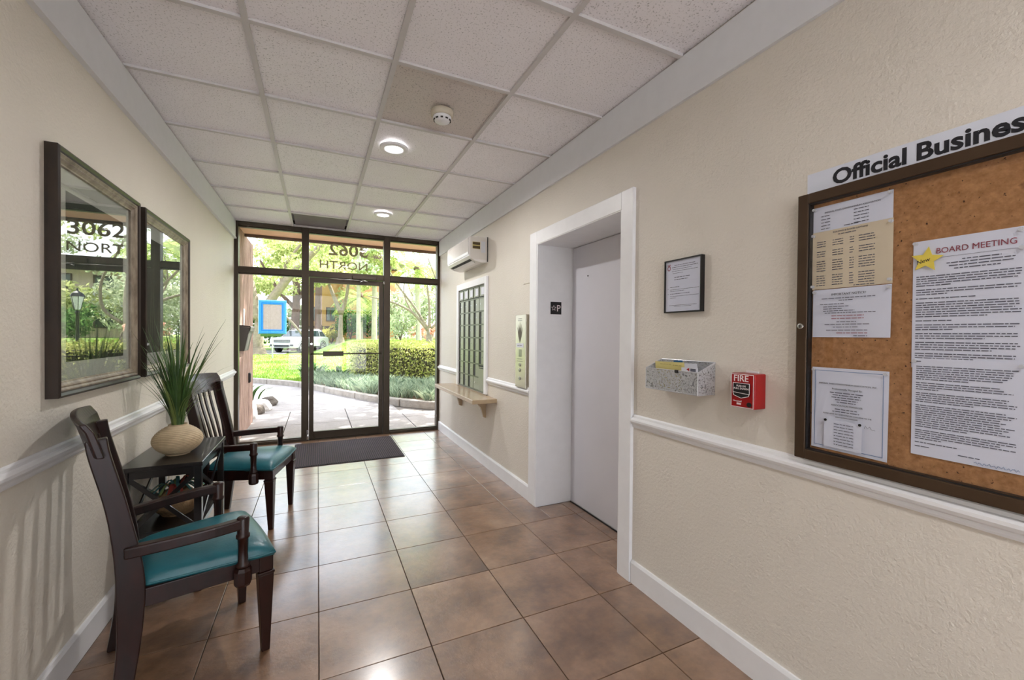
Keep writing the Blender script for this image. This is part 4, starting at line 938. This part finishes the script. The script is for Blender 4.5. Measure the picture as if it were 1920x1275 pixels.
# --- foliage makers
def blades(spots, seed, hmin, hmax, wd, lean, per=1):
    r = random.Random(seed); g = G(); vs = g.v; fs = g.f
    for x, y, z in spots:
        for _ in range(per):
            a = r.uniform(0, 2 * PI); h = r.uniform(hmin, hmax); l = r.uniform(.1, 1) * lean * h; c, s_ = math.cos(a), math.sin(a); b = r.uniform(0, 2 * PI); cx, cy = math.cos(b) * wd, math.sin(b) * wd; i = len(vs)
            vs += [(x - cx, y - cy, z), (x + cx, y + cy, z), (x + c * l * .4 + cx * .8, y + s_ * l * .4 + cy * .8, z + h * .62), (x + c * l, y + s_ * l, z + h * .92), (x + c * l * .4 - cx * .8, y + s_ * l * .4 - cy * .8, z + h * .62)]; fs.append((i, i + 1, i + 2, i + 3, i + 4))
    return g
def leaves(blobs, n, size, seed, flat=.0):
    r = random.Random(seed); g = G(); vs = g.v; fs = g.f
    wts = [b[3] * b[4] * b[5] for b in blobs]
    for _ in range(n):
        b = r.choices(blobs, wts)[0]
        while True:
            p = Vector((r.uniform(-1, 1), r.uniform(-1, 1), r.uniform(-1, 1)))
            if .25 < p.length < 1: break
        p = p * (.75 + .25 * r.random()) if p.length > .5 else p
        x, y, z = b[0] + p.x * b[3], b[1] + p.y * b[4], b[2] + p.z * b[5]
        d1 = Vector((r.gauss(0, 1), r.gauss(0, 1), r.gauss(0, 1) * (1 - flat))).normalized(); d2 = d1.orthogonal().normalized(); d2 = (Matrix.Rotation(r.uniform(0, 6.28), 3, d1) @ d2)
        s_ = size * r.uniform(.6, 1.3); u = d1 * s_; v = d2 * s_ * .45; c = Vector((x, y, z)); i = len(vs)
        vs += [tuple(c - u), tuple(c + v), tuple(c + u), tuple(c - v)]; fs.append((i, i + 1, i + 2, i + 3))
    return g
def mesh_fast(name, g, mat, parent): return obj(name, g, mat, parent, fix=False)
# --- lawn blades (stuff), lily turf (stuff)
r = random.Random(3); sp = []
while len(sp) < 26000:
    y = 12.2 + 18 * r.random() ** 1.5; x = y * r.uniform(-.16, .30)
    if y - curbY(x) < .15 or (x > .2 and y < 12.5): continue
    sp.append((x, y, hgt(x, y) - .01))
gr = obj('lawn_grass', blades(sp, 4, .04, .10, .006, .6, 1), 'leaf_grass', fix=False); tag(gr, 'short sunlit green lawn grass beyond the kerb', 'grass'); gr['kind'] = 'stuff'
sp = []
while len(sp) < 1500:
    x = r.uniform(-.35, 6.5); t_ = r.uniform(.12, 2.3); y = curbY(x) + t_
    if x < 0.3 and r.random() < .5: continue
    sp.append((x, y, hgt(x, y)))
gr = obj('lilyturf', blades(sp, 6, .16, .34, .006, 1.1, 16), 'leaf_liriope', fix=False); tag(gr, 'grey green lily turf ground cover between kerb and hedge', 'ground cover'); gr['kind'] = 'stuff'
def strap(x, y, n, h, label, seed):
    p = thing('strap_leaf_plant', label, 'plant', (x, y, hgt(x, y)), 0)
    r = random.Random(seed)
    for k in range(n):
        a = r.uniform(0, 2 * PI); d = Vector((math.cos(a), math.sin(a), 0)); hh = h * r.uniform(.6, 1); l = hh * r.uniform(.25, .8); b0 = d * r.uniform(.02, .28)
        pts = [b0 + d * l * t_ ** 1.8 + Vector((0, 0, hh * (t_ - .3 * t_ ** 3))) for t_ in (0, .25, .5, .75, 1)]
        obj('leaf', G().sweep(pts, [.012, .03, .034, .024, .002], .001, (-d.y, d.x, 0)), 'leaf_dark', p, fix=False)
strap(-.15, 12.9, 46, .62, 'clump of dark strap leaves beside the kerb bend', 8)
strap(.55, 12.2, 30, .5, 'smaller clump of dark strap leaves at the hedge end', 9)
# --- hedge
hg = thing('hedge', 'clipped yellow green hedge behind the lily turf', 'hedge', (0, 0, 0))
HL = [(.95, 11.6), (1.9, 11.1), (3.2, 10.4), (4.8, 9.9), (6.6, 9.6)]; core = []
blobs = []; r = random.Random(14)
for (x0, y0), (x1, y1) in zip(HL, HL[1:]):
    k = 9
    for i in range(k):
        x, y = x0 + (x1 - x0) * i / k, y0 + (y1 - y0) * i / k; zz = hgt(x, y)
        for q in range(3):
            for zl in (.26, .58, .84): blobs.append((x + r.uniform(-.08, .08), y + .45 * q, zz + zl + r.uniform(-.05, .05), .27, .30, .24))
mesh_fast('foliage', leaves(blobs, 34000, .036, 15), 'leaf_hedge', hg)
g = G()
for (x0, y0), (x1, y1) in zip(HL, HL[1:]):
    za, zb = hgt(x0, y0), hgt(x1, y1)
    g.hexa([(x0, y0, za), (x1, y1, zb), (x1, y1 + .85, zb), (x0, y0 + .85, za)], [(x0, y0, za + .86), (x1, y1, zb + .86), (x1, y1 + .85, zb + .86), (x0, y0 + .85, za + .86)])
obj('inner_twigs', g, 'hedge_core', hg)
# --- rocks
def rock(label, x, y, s, mat, seed):
    bm = bmesh.new(); bmesh.ops.create_icosphere(bm, subdivisions=3, radius=1)
    for v in bm.verts:
        n_ = noise.noise(v.co * 1.3 + Vector((seed * 3.1, 0, 0))); n2 = noise.noise(v.co * 3 + Vector((0, seed * 2.2, 0))); v.co *= 1 + .28 * n_ + .08 * n2
        v.co = Vector((v.co.x * s[0], v.co.y * s[1], max(v.co.z, -.55) * s[2]))
    me = bpy.data.meshes.new('rock'); bm.to_mesh(me); bm.free()
    o = obj('boulder', me, mat, loc=(x, y, -.02 + s[2] * .53)); tag(o, label, 'rock', 'boulders at the wing wall corner'); return o
rock('white painted boulder lying against the end of the wing wall', -.97, 7.75, (.11, .15, .17), 'rock', 1)
rock('white painted boulder leaning on the dark boulder by the walkway', -.86, 8.45, (.13, .14, .13), 'rock', 2)
rock('dark grey boulder between the white boulders', -.90, 8.12, (.10, .12, .11), 'rock_dk', 3)
rock('brown grey boulder farthest from the wing wall', -.82, 9.0, (.14, .17, .11), 'rock_dk', 4)
strap(-1.25, 9.2, 26, .45, 'low leafy clump behind the boulders', 19)

# --- blue sign on a post
bs = thing('yard_sign', 'bright blue framed sign on a thin metal post in the lawn', 'sign', (-1.98, 23.2, hgt(-1.98, 23.2)), .05)
obj('post', G().tube([(0, .06, 0), (0, .06, 2.4)], .035, 8), 'galv', bs)
obj('blue_frame', G().frame(-.66, .66, 1.22, 2.92, [(0, .06), (.04, -.07), (.14, -.07), (.17, -.03), (.20, -.07), (.23, -.02), (.23, .04)]), 'signblue', bs, bevel=.012)
bs.scale = (.9, .9, .97)
box('sign_panel', -.47, .47, -.02, .02, 1.42, 2.72, 'signgrey', bs); box('lower_board', -.55, .42, -.05, .0, 1.10, 1.22, 'leaf_dark', bs)

# --- car
def make_car(loc, rz):
    c = thing('car', 'white sport utility car parked beyond the lawn', 'car', loc, rz)      # front at -y
    hw = .96
    prof = [(-2.40, .42), (-2.42, .60), (-2.40, .98), (-2.28, 1.08), (-1.15, 1.16), (-1.0, 1.14), (2.25, 1.14), (2.36, 1.0), (2.38, .5), (2.30, .34), (-2.25, .34)]
    obj('body', G().prism(prof, lambda p, q, t: (t, p, q), -hw, hw), 'carwhite', c, bevel=.07, seg=3)
    A = [(-1.20, 1.13), (-.42, 1.66), (.3, 1.74), (1.5, 1.70), (2.15, 1.13)]
    def cab(y, z, s): k = (z - 1.13) / .6; return (s * (hw - .04 - .17 * k), y, z)
    n = len(A); vs = [cab(y, z, -1) for y, z in A] + [cab(y, z, 1) for y, z in A]
    obj('cabin', G().add(vs, [tuple(range(n)), tuple(range(n, 2 * n))[::-1]] + [(i, (i + 1) % n, (i + 1) % n + n, i + n) for i in range(n)]), 'carwhite', c, bevel=.05, seg=3)
    def q(y0, z0, y1, z1, y2, z2, y3, z3, s, nm):
        vs = [Vector(cab(y, z, s)) + Vector((s * .012, 0, 0)) for y, z in ((y0, z0), (y1, z1), (y2, z2), (y3, z3))]; vs += [v - Vector((s * .03, 0, 0)) for v in vs]
        obj(nm, G().hexa(vs[:4], vs[4:]), 'carglass', c)
    for s in (-1, 1):
        q(-.92, 1.19, .10, 1.19, .10, 1.64, -.38, 1.60, s, 'side_window'); q(.18, 1.19, 1.05, 1.19, 1.05, 1.63, .18, 1.65, s, 'side_window'); q(1.12, 1.19, 1.92, 1.19, 1.55, 1.60, 1.12, 1.62, s, 'side_window')
    def front(y, z, x): k = (z - 1.13) / .6; return (x * (hw - .12 - .17 * k), y, z)
    vs = [front(-1.12, 1.20, -1), front(-1.12, 1.20, 1), front(-.50, 1.62, 1), front(-.50, 1.62, -1)]; obj('windscreen', G().hexa([Vector(v) + Vector((0, -.03, .02)) for v in vs], [Vector(v) + Vector((0, .02, -.02)) for v in vs]), 'carglass', c)
    gr = box('grille', -.62, .62, -2.445, -2.40, .74, .96, 'cardark', c, .01)
    for k in range(4): box('grille_bar', -.61, .61, -2.455, -2.44, .765 + .048 * k, .785 + .048 * k, 'galv', gr)
    for s in (-1, 1):
        box('headlight', s * .66, s * .93, -2.435, -2.28, .80, .96, 'silver', c, .02); box('fog_vent', s * .62, s * .88, -2.445, -2.40, .48, .62, 'cardark', c, .01)
        box('door_mirror', s * (hw + .02), s * (hw + .2), -.82, -.66, 1.16, 1.30, 'cardark', c, .03)
        for y in (-1.48, 1.45):
            wh = obj('wheel', G().prism([(.37 * math.cos(2 * PI * k / 28), .37 * math.sin(2 * PI * k / 28)) for k in range(28)], lambda p, qv, t: (t, y + p, .37 + qv), s * (hw - .22), s * (hw + .02)), 'tyre', c, bevel=.03)
            obj('rim', G().prism([(.25 * math.cos(2 * PI * k / 24), .25 * math.sin(2 * PI * k / 24)) for k in range(24)], lambda p, qv, t: (t, y + p, .37 + qv), s * (hw - .05), s * (hw + .03)), 'silver', wh)
            for k in range(5): a = 2 * PI * k / 5; obj('spoke', G().sweep([(s * (hw + .035), y + .05 * math.cos(a), .37 + .05 * math.sin(a)), (s * (hw + .035), y + .24 * math.cos(a), .37 + .24 * math.sin(a))], .01, .03, (1, 0, 0)), 'cardark', wh)
            obj('wheel_arch', G().tube([(s * (hw - .01), y + .46 * math.cos(a), .37 + .46 * math.sin(a)) for a in [PI * k / 14 for k in range(15)]], .035, 6), 'cardark', c)
    box('lower_intake', -.58, .58, -2.44, -2.38, .44, .58, 'cardark', c, .01); box('sill_trim', -hw - .01, hw + .01, -1.1, 1.1, .32, .44, 'cardark', c, .01)
    for s in (-1, 1): obj('roof_rail', G().tube([(s * .68, -.2, 1.74), (s * .68, -.1, 1.79), (s * .68, 1.3, 1.77), (s * .68, 1.4, 1.72)], .018, 6), 'galv', c)
make_car((-1.15, 36.6, hgt(-1.4, 36.0) + .03), -.52)

# --- trees
def branchy(pts, r0_, r1_, n=4):
    p = spline(pts, n); k = len(p) - 1; g = G().tube(p, [r0_ + (r1_ - r0_) * i / k for i in range(k + 1)], 9); return g
def tree(name, label, x, y, trunk, limbs, blobs, nleaf, lsize, bark, leaf, seed, group='trees outside', rb=.35):
    z0 = hgt(x, y); t_ = thing(name, label, 'tree', (x, y, z0), 0, group); r = random.Random(seed)
    obj('trunk', branchy([(0, 0, -.1), (0, 0, .2)] + trunk, trunk_r(rb), rb * .5).lathe([(rb * 1.7, -.1), (rb * 1.25, .15), (rb * 1.02, .45)], 12, cap=False), bark, t_, smooth=True)
    for L_, ra, rb2 in limbs: obj('limb', branchy(L_, ra, rb2), bark, t_, smooth=True)
    if blobs: mesh_fast('crown', leaves(blobs, nleaf, lsize, seed), leaf, t_)
    return t_
def trunk_r(rb): return rb
def cloud(seed, n, cx, cy, cz, sx, sy, sz, s0, s1):
    r = random.Random(seed); return [(cx + r.uniform(-sx, sx), cy + r.uniform(-sy, sy), cz + r.uniform(-sz, sz), r.uniform(s0, s1), r.uniform(s0, s1), r.uniform(s0, s1) * .6) for _ in range(n)]
tree('oak_tree', 'broad forked oak with a long leaning limb behind the blue sign', -3.25, 28.5, [(.1, 0, 1.2), (.15, 0, 2.3)],
     [([(.1, 0, 2.0), (.9, -.2, 3.5), (2.0, -.4, 5.0), (3.4, -.8, 6.6), (4.6, -1.2, 8)], .30, .10), ([(0, 0, 2.1), (-.2, 0, 3.6), (-.6, .2, 5.6), (-.8, .3, 8)], .30, .12), ([(.5, -.1, 2.9), (1.6, .3, 2.2), (2.4, .5, 1.2)], .12, .05), ([(1.3, -.3, 4.2), (1.5, .4, 5.5), (2.4, .6, 7.0)], .14, .06)],
     cloud(1, 30, .8, 0, 6.9, 4.4, 2.6, 2.2, .7, 1.5), 6500, .13, 'bark', 'leaf_oak', 101, rb=.42)
tree('oak_tree', 'dark trunked oak standing behind the white car roof', -1.75, 40, [(0, 0, 2), (.1, 0, 5), (0, 0, 8)], [([(0, 0, 4), (1.2, 0, 6), (2.6, 0, 8)], .2, .08), ([(0, 0, 3.6), (-1.2, 0, 5), (-2.6, 0, 7.5)], .2, .08)],
     cloud(2, 26, 0, 0, 7.5, 4.5, 2.5, 2.6, .8, 1.8), 5000, .19, 'bark_dk', 'leaf_oak', 102, rb=.45)
tree('pine_tree', 'straight reddish brown trunk rising beside the parked car', .05, 38.5, [(0, 0, 3), (.05, 0, 6), (.1, 0, 10)], [([(0, 0, 5.5), (-1.3, 0, 6.8)], .1, .04)], cloud(3, 14, 0, 0, 8.8, 3, 2, 1.8, .7, 1.3), 2600, .18, 'bark_dk', 'leaf_oak', 103, rb=.38)
tree('oak_tree', 'pale forked tree in front of the tan house', 1.55, 34, [(.02, 0, 1.4), (.05, 0, 2.4)], [([(.05, 0, 2.2), (-.5, 0, 3.6), (-1.1, .2, 5.4), (-1.5, .2, 7.5)], .17, .06), ([(.05, 0, 2.2), (.4, 0, 3.4), (.7, 0, 5.2), (1.6, 0, 7.2)], .16, .05)],
     cloud(4, 22, .2, 0, 6.6, 3.2, 2, 2.0, .6, 1.2), 4200, .15, 'bark', 'leaf_oak', 104, rb=.24)
tree('crape_myrtle', 'slender leaning tree with several bare stems on the sunny slope', 5.5, 22.5, [(-.05, 0, .5), (-.1, 0, .9)],
     [([(-.1, 0, .7), (-.9, 0, 1.6), (-1.9, 0, 2.1), (-3.2, 0, 2.4)], .09, .03), ([(-.1, 0, .8), (-.8, 0, 1.9), (-1.8, 0, 3.2), (-2.6, 0, 4.6)], .08, .03), ([(0, 0, .8), (.0, 0, 2.0), (-.2, 0, 3.6)], .09, .04), ([(.1, 0, .8), (.7, 0, 1.4), (.75, 0, 2.5), (.3, 0, 3.6), (-.1, 0, 4.6)], .07, .03), ([(-.9, 0, 1.6), (-1.3, .3, 2.6), (-1.2, .3, 3.8)], .05, .02)],
     cloud(5, 16, -.5, 0, 4.6, 3.0, 1.4, 1.5, .4, .8), 1500, .10, 'bark', 'leaf_grey', 105, rb=.15)
def palm(label, x, y, h, rb, nf, fl, seed, lean=0):
    z0 = hgt(x, y); t_ = thing('palm_tree', label, 'palm tree', (x, y, z0), 0, 'palms outside')
    obj('trunk', branchy([(0, 0, -.1), (lean * .3, 0, h * .4), (lean, 0, h)], rb * 1.15, rb * .85, 8), 'bark_palm', t_, smooth=True)
    obj('crown_shaft', G().lathe([(rb * .9, -.1), (rb * 1.5, .15), (rb * 1.3, .5), (rb * .3, .9)], 12, (lean, 0, h)), 'bark_dk', t_, smooth=True)
    r = random.Random(seed)
    for k in range(nf):
        a = 2 * PI * k / nf + r.uniform(-.2, .2); upz = r.uniform(-.3, 1.0); d = Vector((math.cos(a), math.sin(a), 0)); side = Vector((-d.y, d.x, 0)); g = G()
        rach = [d * fl * t_2 * (1 - .12 * t_2) + Vector((0, 0, .5 + fl * (upz * t_2 - (.55 + .45 * upz) * t_2 * t_2))) for t_2 in [i / 12 for i in range(13)]]
        for i in range(2, 13):
            p = rach[i]; ll = fl * .32 * math.sin(PI * (i + 1) / 15); fwd = (rach[i] - rach[i - 1]).normalized()
            for s_ in (-1, 1):
                for e in (0, .5):
                    b = p - fwd * e * fl / 12; tip = b + side * s_ * ll + fwd * ll * .5 - Vector((0, 0, ll * .35)); wv = fwd * .045
                    g.add([b - wv, b + wv, tip], [(0, 1, 2)])
        g.tube(rach, [.03 - .002 * i for i in range(13)], 4)
        obj('frond', g, 'leaf_palm', t_, loc=(lean, 0, h), fix=False)
palm('pale palm trunk in front of the tan house corner', 2.75, 33, 7.4, .15, 13, 2.6, 1)
palm('brown palm trunk next to the dark green shrubs', 4.0, 34, 5.2, .20, 13, 2.4, 2)
palm('tall palm with brown crown shaft above the pink flowers', 6.25, 28.5, 4.4, .17, 14, 2.2, 3, -.15)
palm('thin pale palm behind the pink flowering shrubs', 4.75, 32, 6.8, .11, 11, 2.0, 4)
palm('low fan of palm fronds beside the tan house', 3.3, 37, 3.0, .15, 14, 2.6, 5)
def shrub(label, x, y, rx, ry, h, n, ls, leaf, seed, cat='shrub'):
    z0 = hgt(x, y); t_ = thing('shrub', label, cat, (x, y, z0), 0, 'shrubs outside'); r = random.Random(seed)
    bl = [(r.uniform(-rx, rx) * .7, r.uniform(-ry, ry) * .7, h * r.uniform(.25, .8), rx * .45, ry * .45, h * .28) for _ in range(14)]
    mesh_fast('foliage', leaves(bl, n, ls, seed), leaf, t_); obj('stems', branchy([(0, 0, -.05), (.1, 0, h * .4), (-.1, 0, h * .8)], .06, .02).tube([(.0, 0, 0), (-rx * .3, 0, h * .6)], .04, 6).tube([(.0, 0, 0), (rx * .3, .1, h * .6)], .04, 6), 'bark_dk', t_)
for i, (lb, x, y, rx, ry, h, n, ls, lf) in enumerate([
    ('dense dark green shrub right of the pale palm trunk', 4.3, 37.5, 1.7, 1.2, 2.6, 1500, .16, 'leaf_dark'), ('yellow green shrub below the house window', 1.1, 40, 1.6, 1, 1.6, 900, .14, 'leaf_yellow'),
    ('dark green shrub in front of the orange house wall', 2.6, 39, 1.4, 1, 3.2, 1200, .16, 'leaf_dark'), ('grey green shrub left of the leaning stems', 5.1, 29, 1.2, 1, 2.3, 1200, .11, 'leaf_grey'),
    ('pink flowering shrub behind the leaning stems', 6.5, 30, .8, .8, 1.3, 900, .09, 'leaf_pink'), ('second pink flowering shrub near the tall palm', 7.7, 31, .7, .7, 1.2, 800, .09, 'leaf_pink'),
    ('tall grey green thicket at the top of the slope', 9.0, 36, 3.2, 2, 4.4, 2600, .17, 'leaf_grey'), ('tall grey green thicket behind the pink flowers', 6.6, 40, 2.6, 2, 4.8, 2400, .17, 'leaf_grey'),
    ('dark thicket behind the forked oak', -5.2, 42, 3.0, 2, 5.0, 2400, .18, 'leaf_dark'), ('pale green thicket left of the parked car', -6.5, 36, 2.4, 2, 3.0, 2000, .16, 'leaf_oak'),
    ('dark thicket behind the parked car', -1.8, 46, 2.8, 1.6, 4.5, 2200, .18, 'leaf_grey'), ('green thicket reaching far right behind the lamp post', 14, 38, 4, 2, 4.2, 2600, .2, 'leaf_oak'),
    ('green thicket between the far house and the lamp post', 10.8, 30, 1.6, 1.2, 2.0, 1400, .13, 'leaf_dark')]): shrub(lb, x, y, rx, ry, h, n, ls, lf, 200 + i)
# tall background trees
for i, (lb, x, y, cz, sx, sz, lf) in enumerate([
    ('tall yellow green tree far behind the car', -8.5, 56, 9, 4, 4, 'leaf_oak'), ('tall leafy tree far behind the blue sign', -1.0, 57, 10.5, 4.5, 4.5, 'leaf_oak'), ('tall tree behind the tan house ridge', 4.5, 58, 12, 4, 4, 'leaf_grey'),
    ('tall grey green tree behind the house at the slope top', 13.5, 58, 8.0, 3.4, 3.4, 'leaf_grey'), ('tall tree far right of the slope', 24, 56, 9, 4.5, 4.5, 'leaf_oak')]):
    tree('background_tree', lb, x, y, [(0, 0, 3), (.1, 0, 6), (0, 0, cz)], [([(0, 0, cz * .5), (1.5, 0, cz * .75), (2.4, 0, cz)], .16, .06), ([(0, 0, cz * .45), (-1.6, 0, cz * .7), (-2.5, 0, cz)], .16, .06)],
         cloud(20 + i, 26, 0, 0, cz, sx, 2, sz, .9, 1.9), 2600, .24, 'bark', lf, 300 + i, rb=.32)
# shade oak whose crown hangs over the walkway (dapples it)
tree('shade_oak', 'large spreading oak whose crown shades the walkway', 6.6, 13.2, [(-.1, 0, 2), (-.3, 0, 3.6)], [([(-.3, 0, 3.4), (-2, -.5, 5.6), (-4, -1, 7)], .22, .07), ([(-.3, 0, 3.4), (1, .4, 5.6), (3, .6, 7.2)], .22, .07), ([(-.3, 0, 3.3), (-.6, 1.8, 5.4), (-1.4, 3.5, 6.8)], .2, .07), ([(-.3, 0, 3.3), (-.4, -1.8, 5.4), (-1.0, -3.2, 6.6)], .2, .07)],
     cloud(31, 46, -.6, -.8, 7.4, 5.2, 4.8, 1.1, .6, 1.15), 15000, .14, 'bark', 'leaf_oak', 131, rb=.34)
tree('shade_oak', 'spreading oak behind the hedge throwing shade on the lawn', 8.2, 20.5, [(0, 0, 2), (.1, 0, 4)], [([(0, 0, 3.6), (-1.8, 0, 5.8), (-3.4, 0, 7.2)], .2, .07), ([(0, 0, 3.6), (1.6, 0, 5.8), (3, 0, 7.2)], .2, .07)],
     cloud(32, 24, 0, 0, 7.6, 4.2, 3, 1.2, .7, 1.3), 3800, .15, 'bark', 'leaf_grey', 132, rb=.28)
# --- lamp post (shows in the picture glass)
lp = thing('lamp_post', 'black garden lamp post with white lantern near the hedge', 'lamp post', (4.62, 16.4, hgt(4.62, 16.4)))
obj('post', G().lathe([(.10, 0), (.10, .12), (.05, .2), (.04, 1.5), (.055, 1.52), (.055, 1.56), (.03, 1.6)], 14), 'black', lp, smooth=True)
obj('lantern', G().lathe([(.07, 1.62), (.15, 1.98), (.15, 2.0)], 6), 'lampglass', lp); obj('lantern_cap', G().lathe([(.18, 2.0), (.12, 2.1), (.03, 2.17), (.02, 2.24), (.0, 2.25)], 6), 'black', lp)
for k in range(6): a = 2 * PI * k / 6; obj('lantern_bar', G().tube([(.072 * math.cos(a), .072 * math.sin(a), 1.61), (.153 * math.cos(a), .153 * math.sin(a), 2.0)], .008, 5), 'black', lp)
# --- houses
def window_at(h, x0, x1, y, z0, z1):
    w_ = obj('window_frame', G().frame(x0, x1, z0, z1, [(0, y), (0, y - .08), (.09, y - .08), (.09, y - .02)]), 'house_dark', h); box('pane', x0 + .05, x1 - .05, y - .03, y - .01, z0 + .05, z1 - .05, 'house_glass', w_); box('glazing_bar', (x0 + x1) / 2 - .03, (x0 + x1) / 2 + .03, y - .06, y - .03, z0 + .05, z1 - .05, 'house_dark', w_)
h1 = thing('house', 'tan and orange stucco house with dark beam behind the palms', 'house', (0, 44, hgt(1, 44)))
box('wall', -1.2, 2.2, 0, 5, -.3, 7.0, 'house_tan', h1); box('wall', 2.2, 7.5, -.8, 5, -.3, 7.4, 'house_orange', h1)
window_at(h1, .72, 1.52, 0, 2.1, 3.45); window_at(h1, -.5, .1, 0, 2.1, 3.45); window_at(h1, 3.9, 4.8, -.8, 2.2, 3.5)
box('balcony_beam', .1, 4.0, -1.9, -1.5, 1.05, 1.45, 'house_dark', h1); box('balcony_beam', -1.0, 2.2, -.6, -.2, 1.45, 1.62, 'house_dark', h1)
for x in (.2, 2.0, 3.9): box('balcony_post', x - .08, x + .08, -1.8, -1.6, -.2, 1.05, 'house_dark', h1)
obj('roof', G().prism([(-1.8, 7.0), (8.2, 7.3), (8.2, 7.7), (3.2, 9.2), (-1.8, 7.4)], lambda p, q, t: (p, t, q), -1.6, 5.6), 'house_dark', h1)
h2 = thing('house', 'cream two storey building with white balcony band far right', 'house', (17.2, 41, hgt(13, 42)), -.25)
box('wall', -6, 7, 0, 6, -.3, 5.0, 'house_cream', h2); box('balcony_band', -6.1, 7.1, -1.2, -.9, 2.4, 3.3, 'house_white', h2); box('balcony_floor', -6.1, 7.1, -1.2, 0, 2.3, 2.45, 'house_white', h2)
for k in range(5): window_at(h2, -5 + 2.4 * k, -3.7 + 2.4 * k, 0, .7, 2.1); window_at(h2, -5 + 2.4 * k, -3.7 + 2.4 * k, 0, 3.6, 4.7)
obj('roof', G().prism([(-6.8, 5.0), (7.8, 5.0), (7.8, 5.25), (.5, 6.2), (-6.8, 5.25)], lambda p, q, t: (p, t, q), -1.6, 6.6), 'house_dark', h2)

for o in bpy.data.objects:
    if o.name.split('.')[0] in ('fine_print', 'red_print'): o['kind'] = 'stuff'
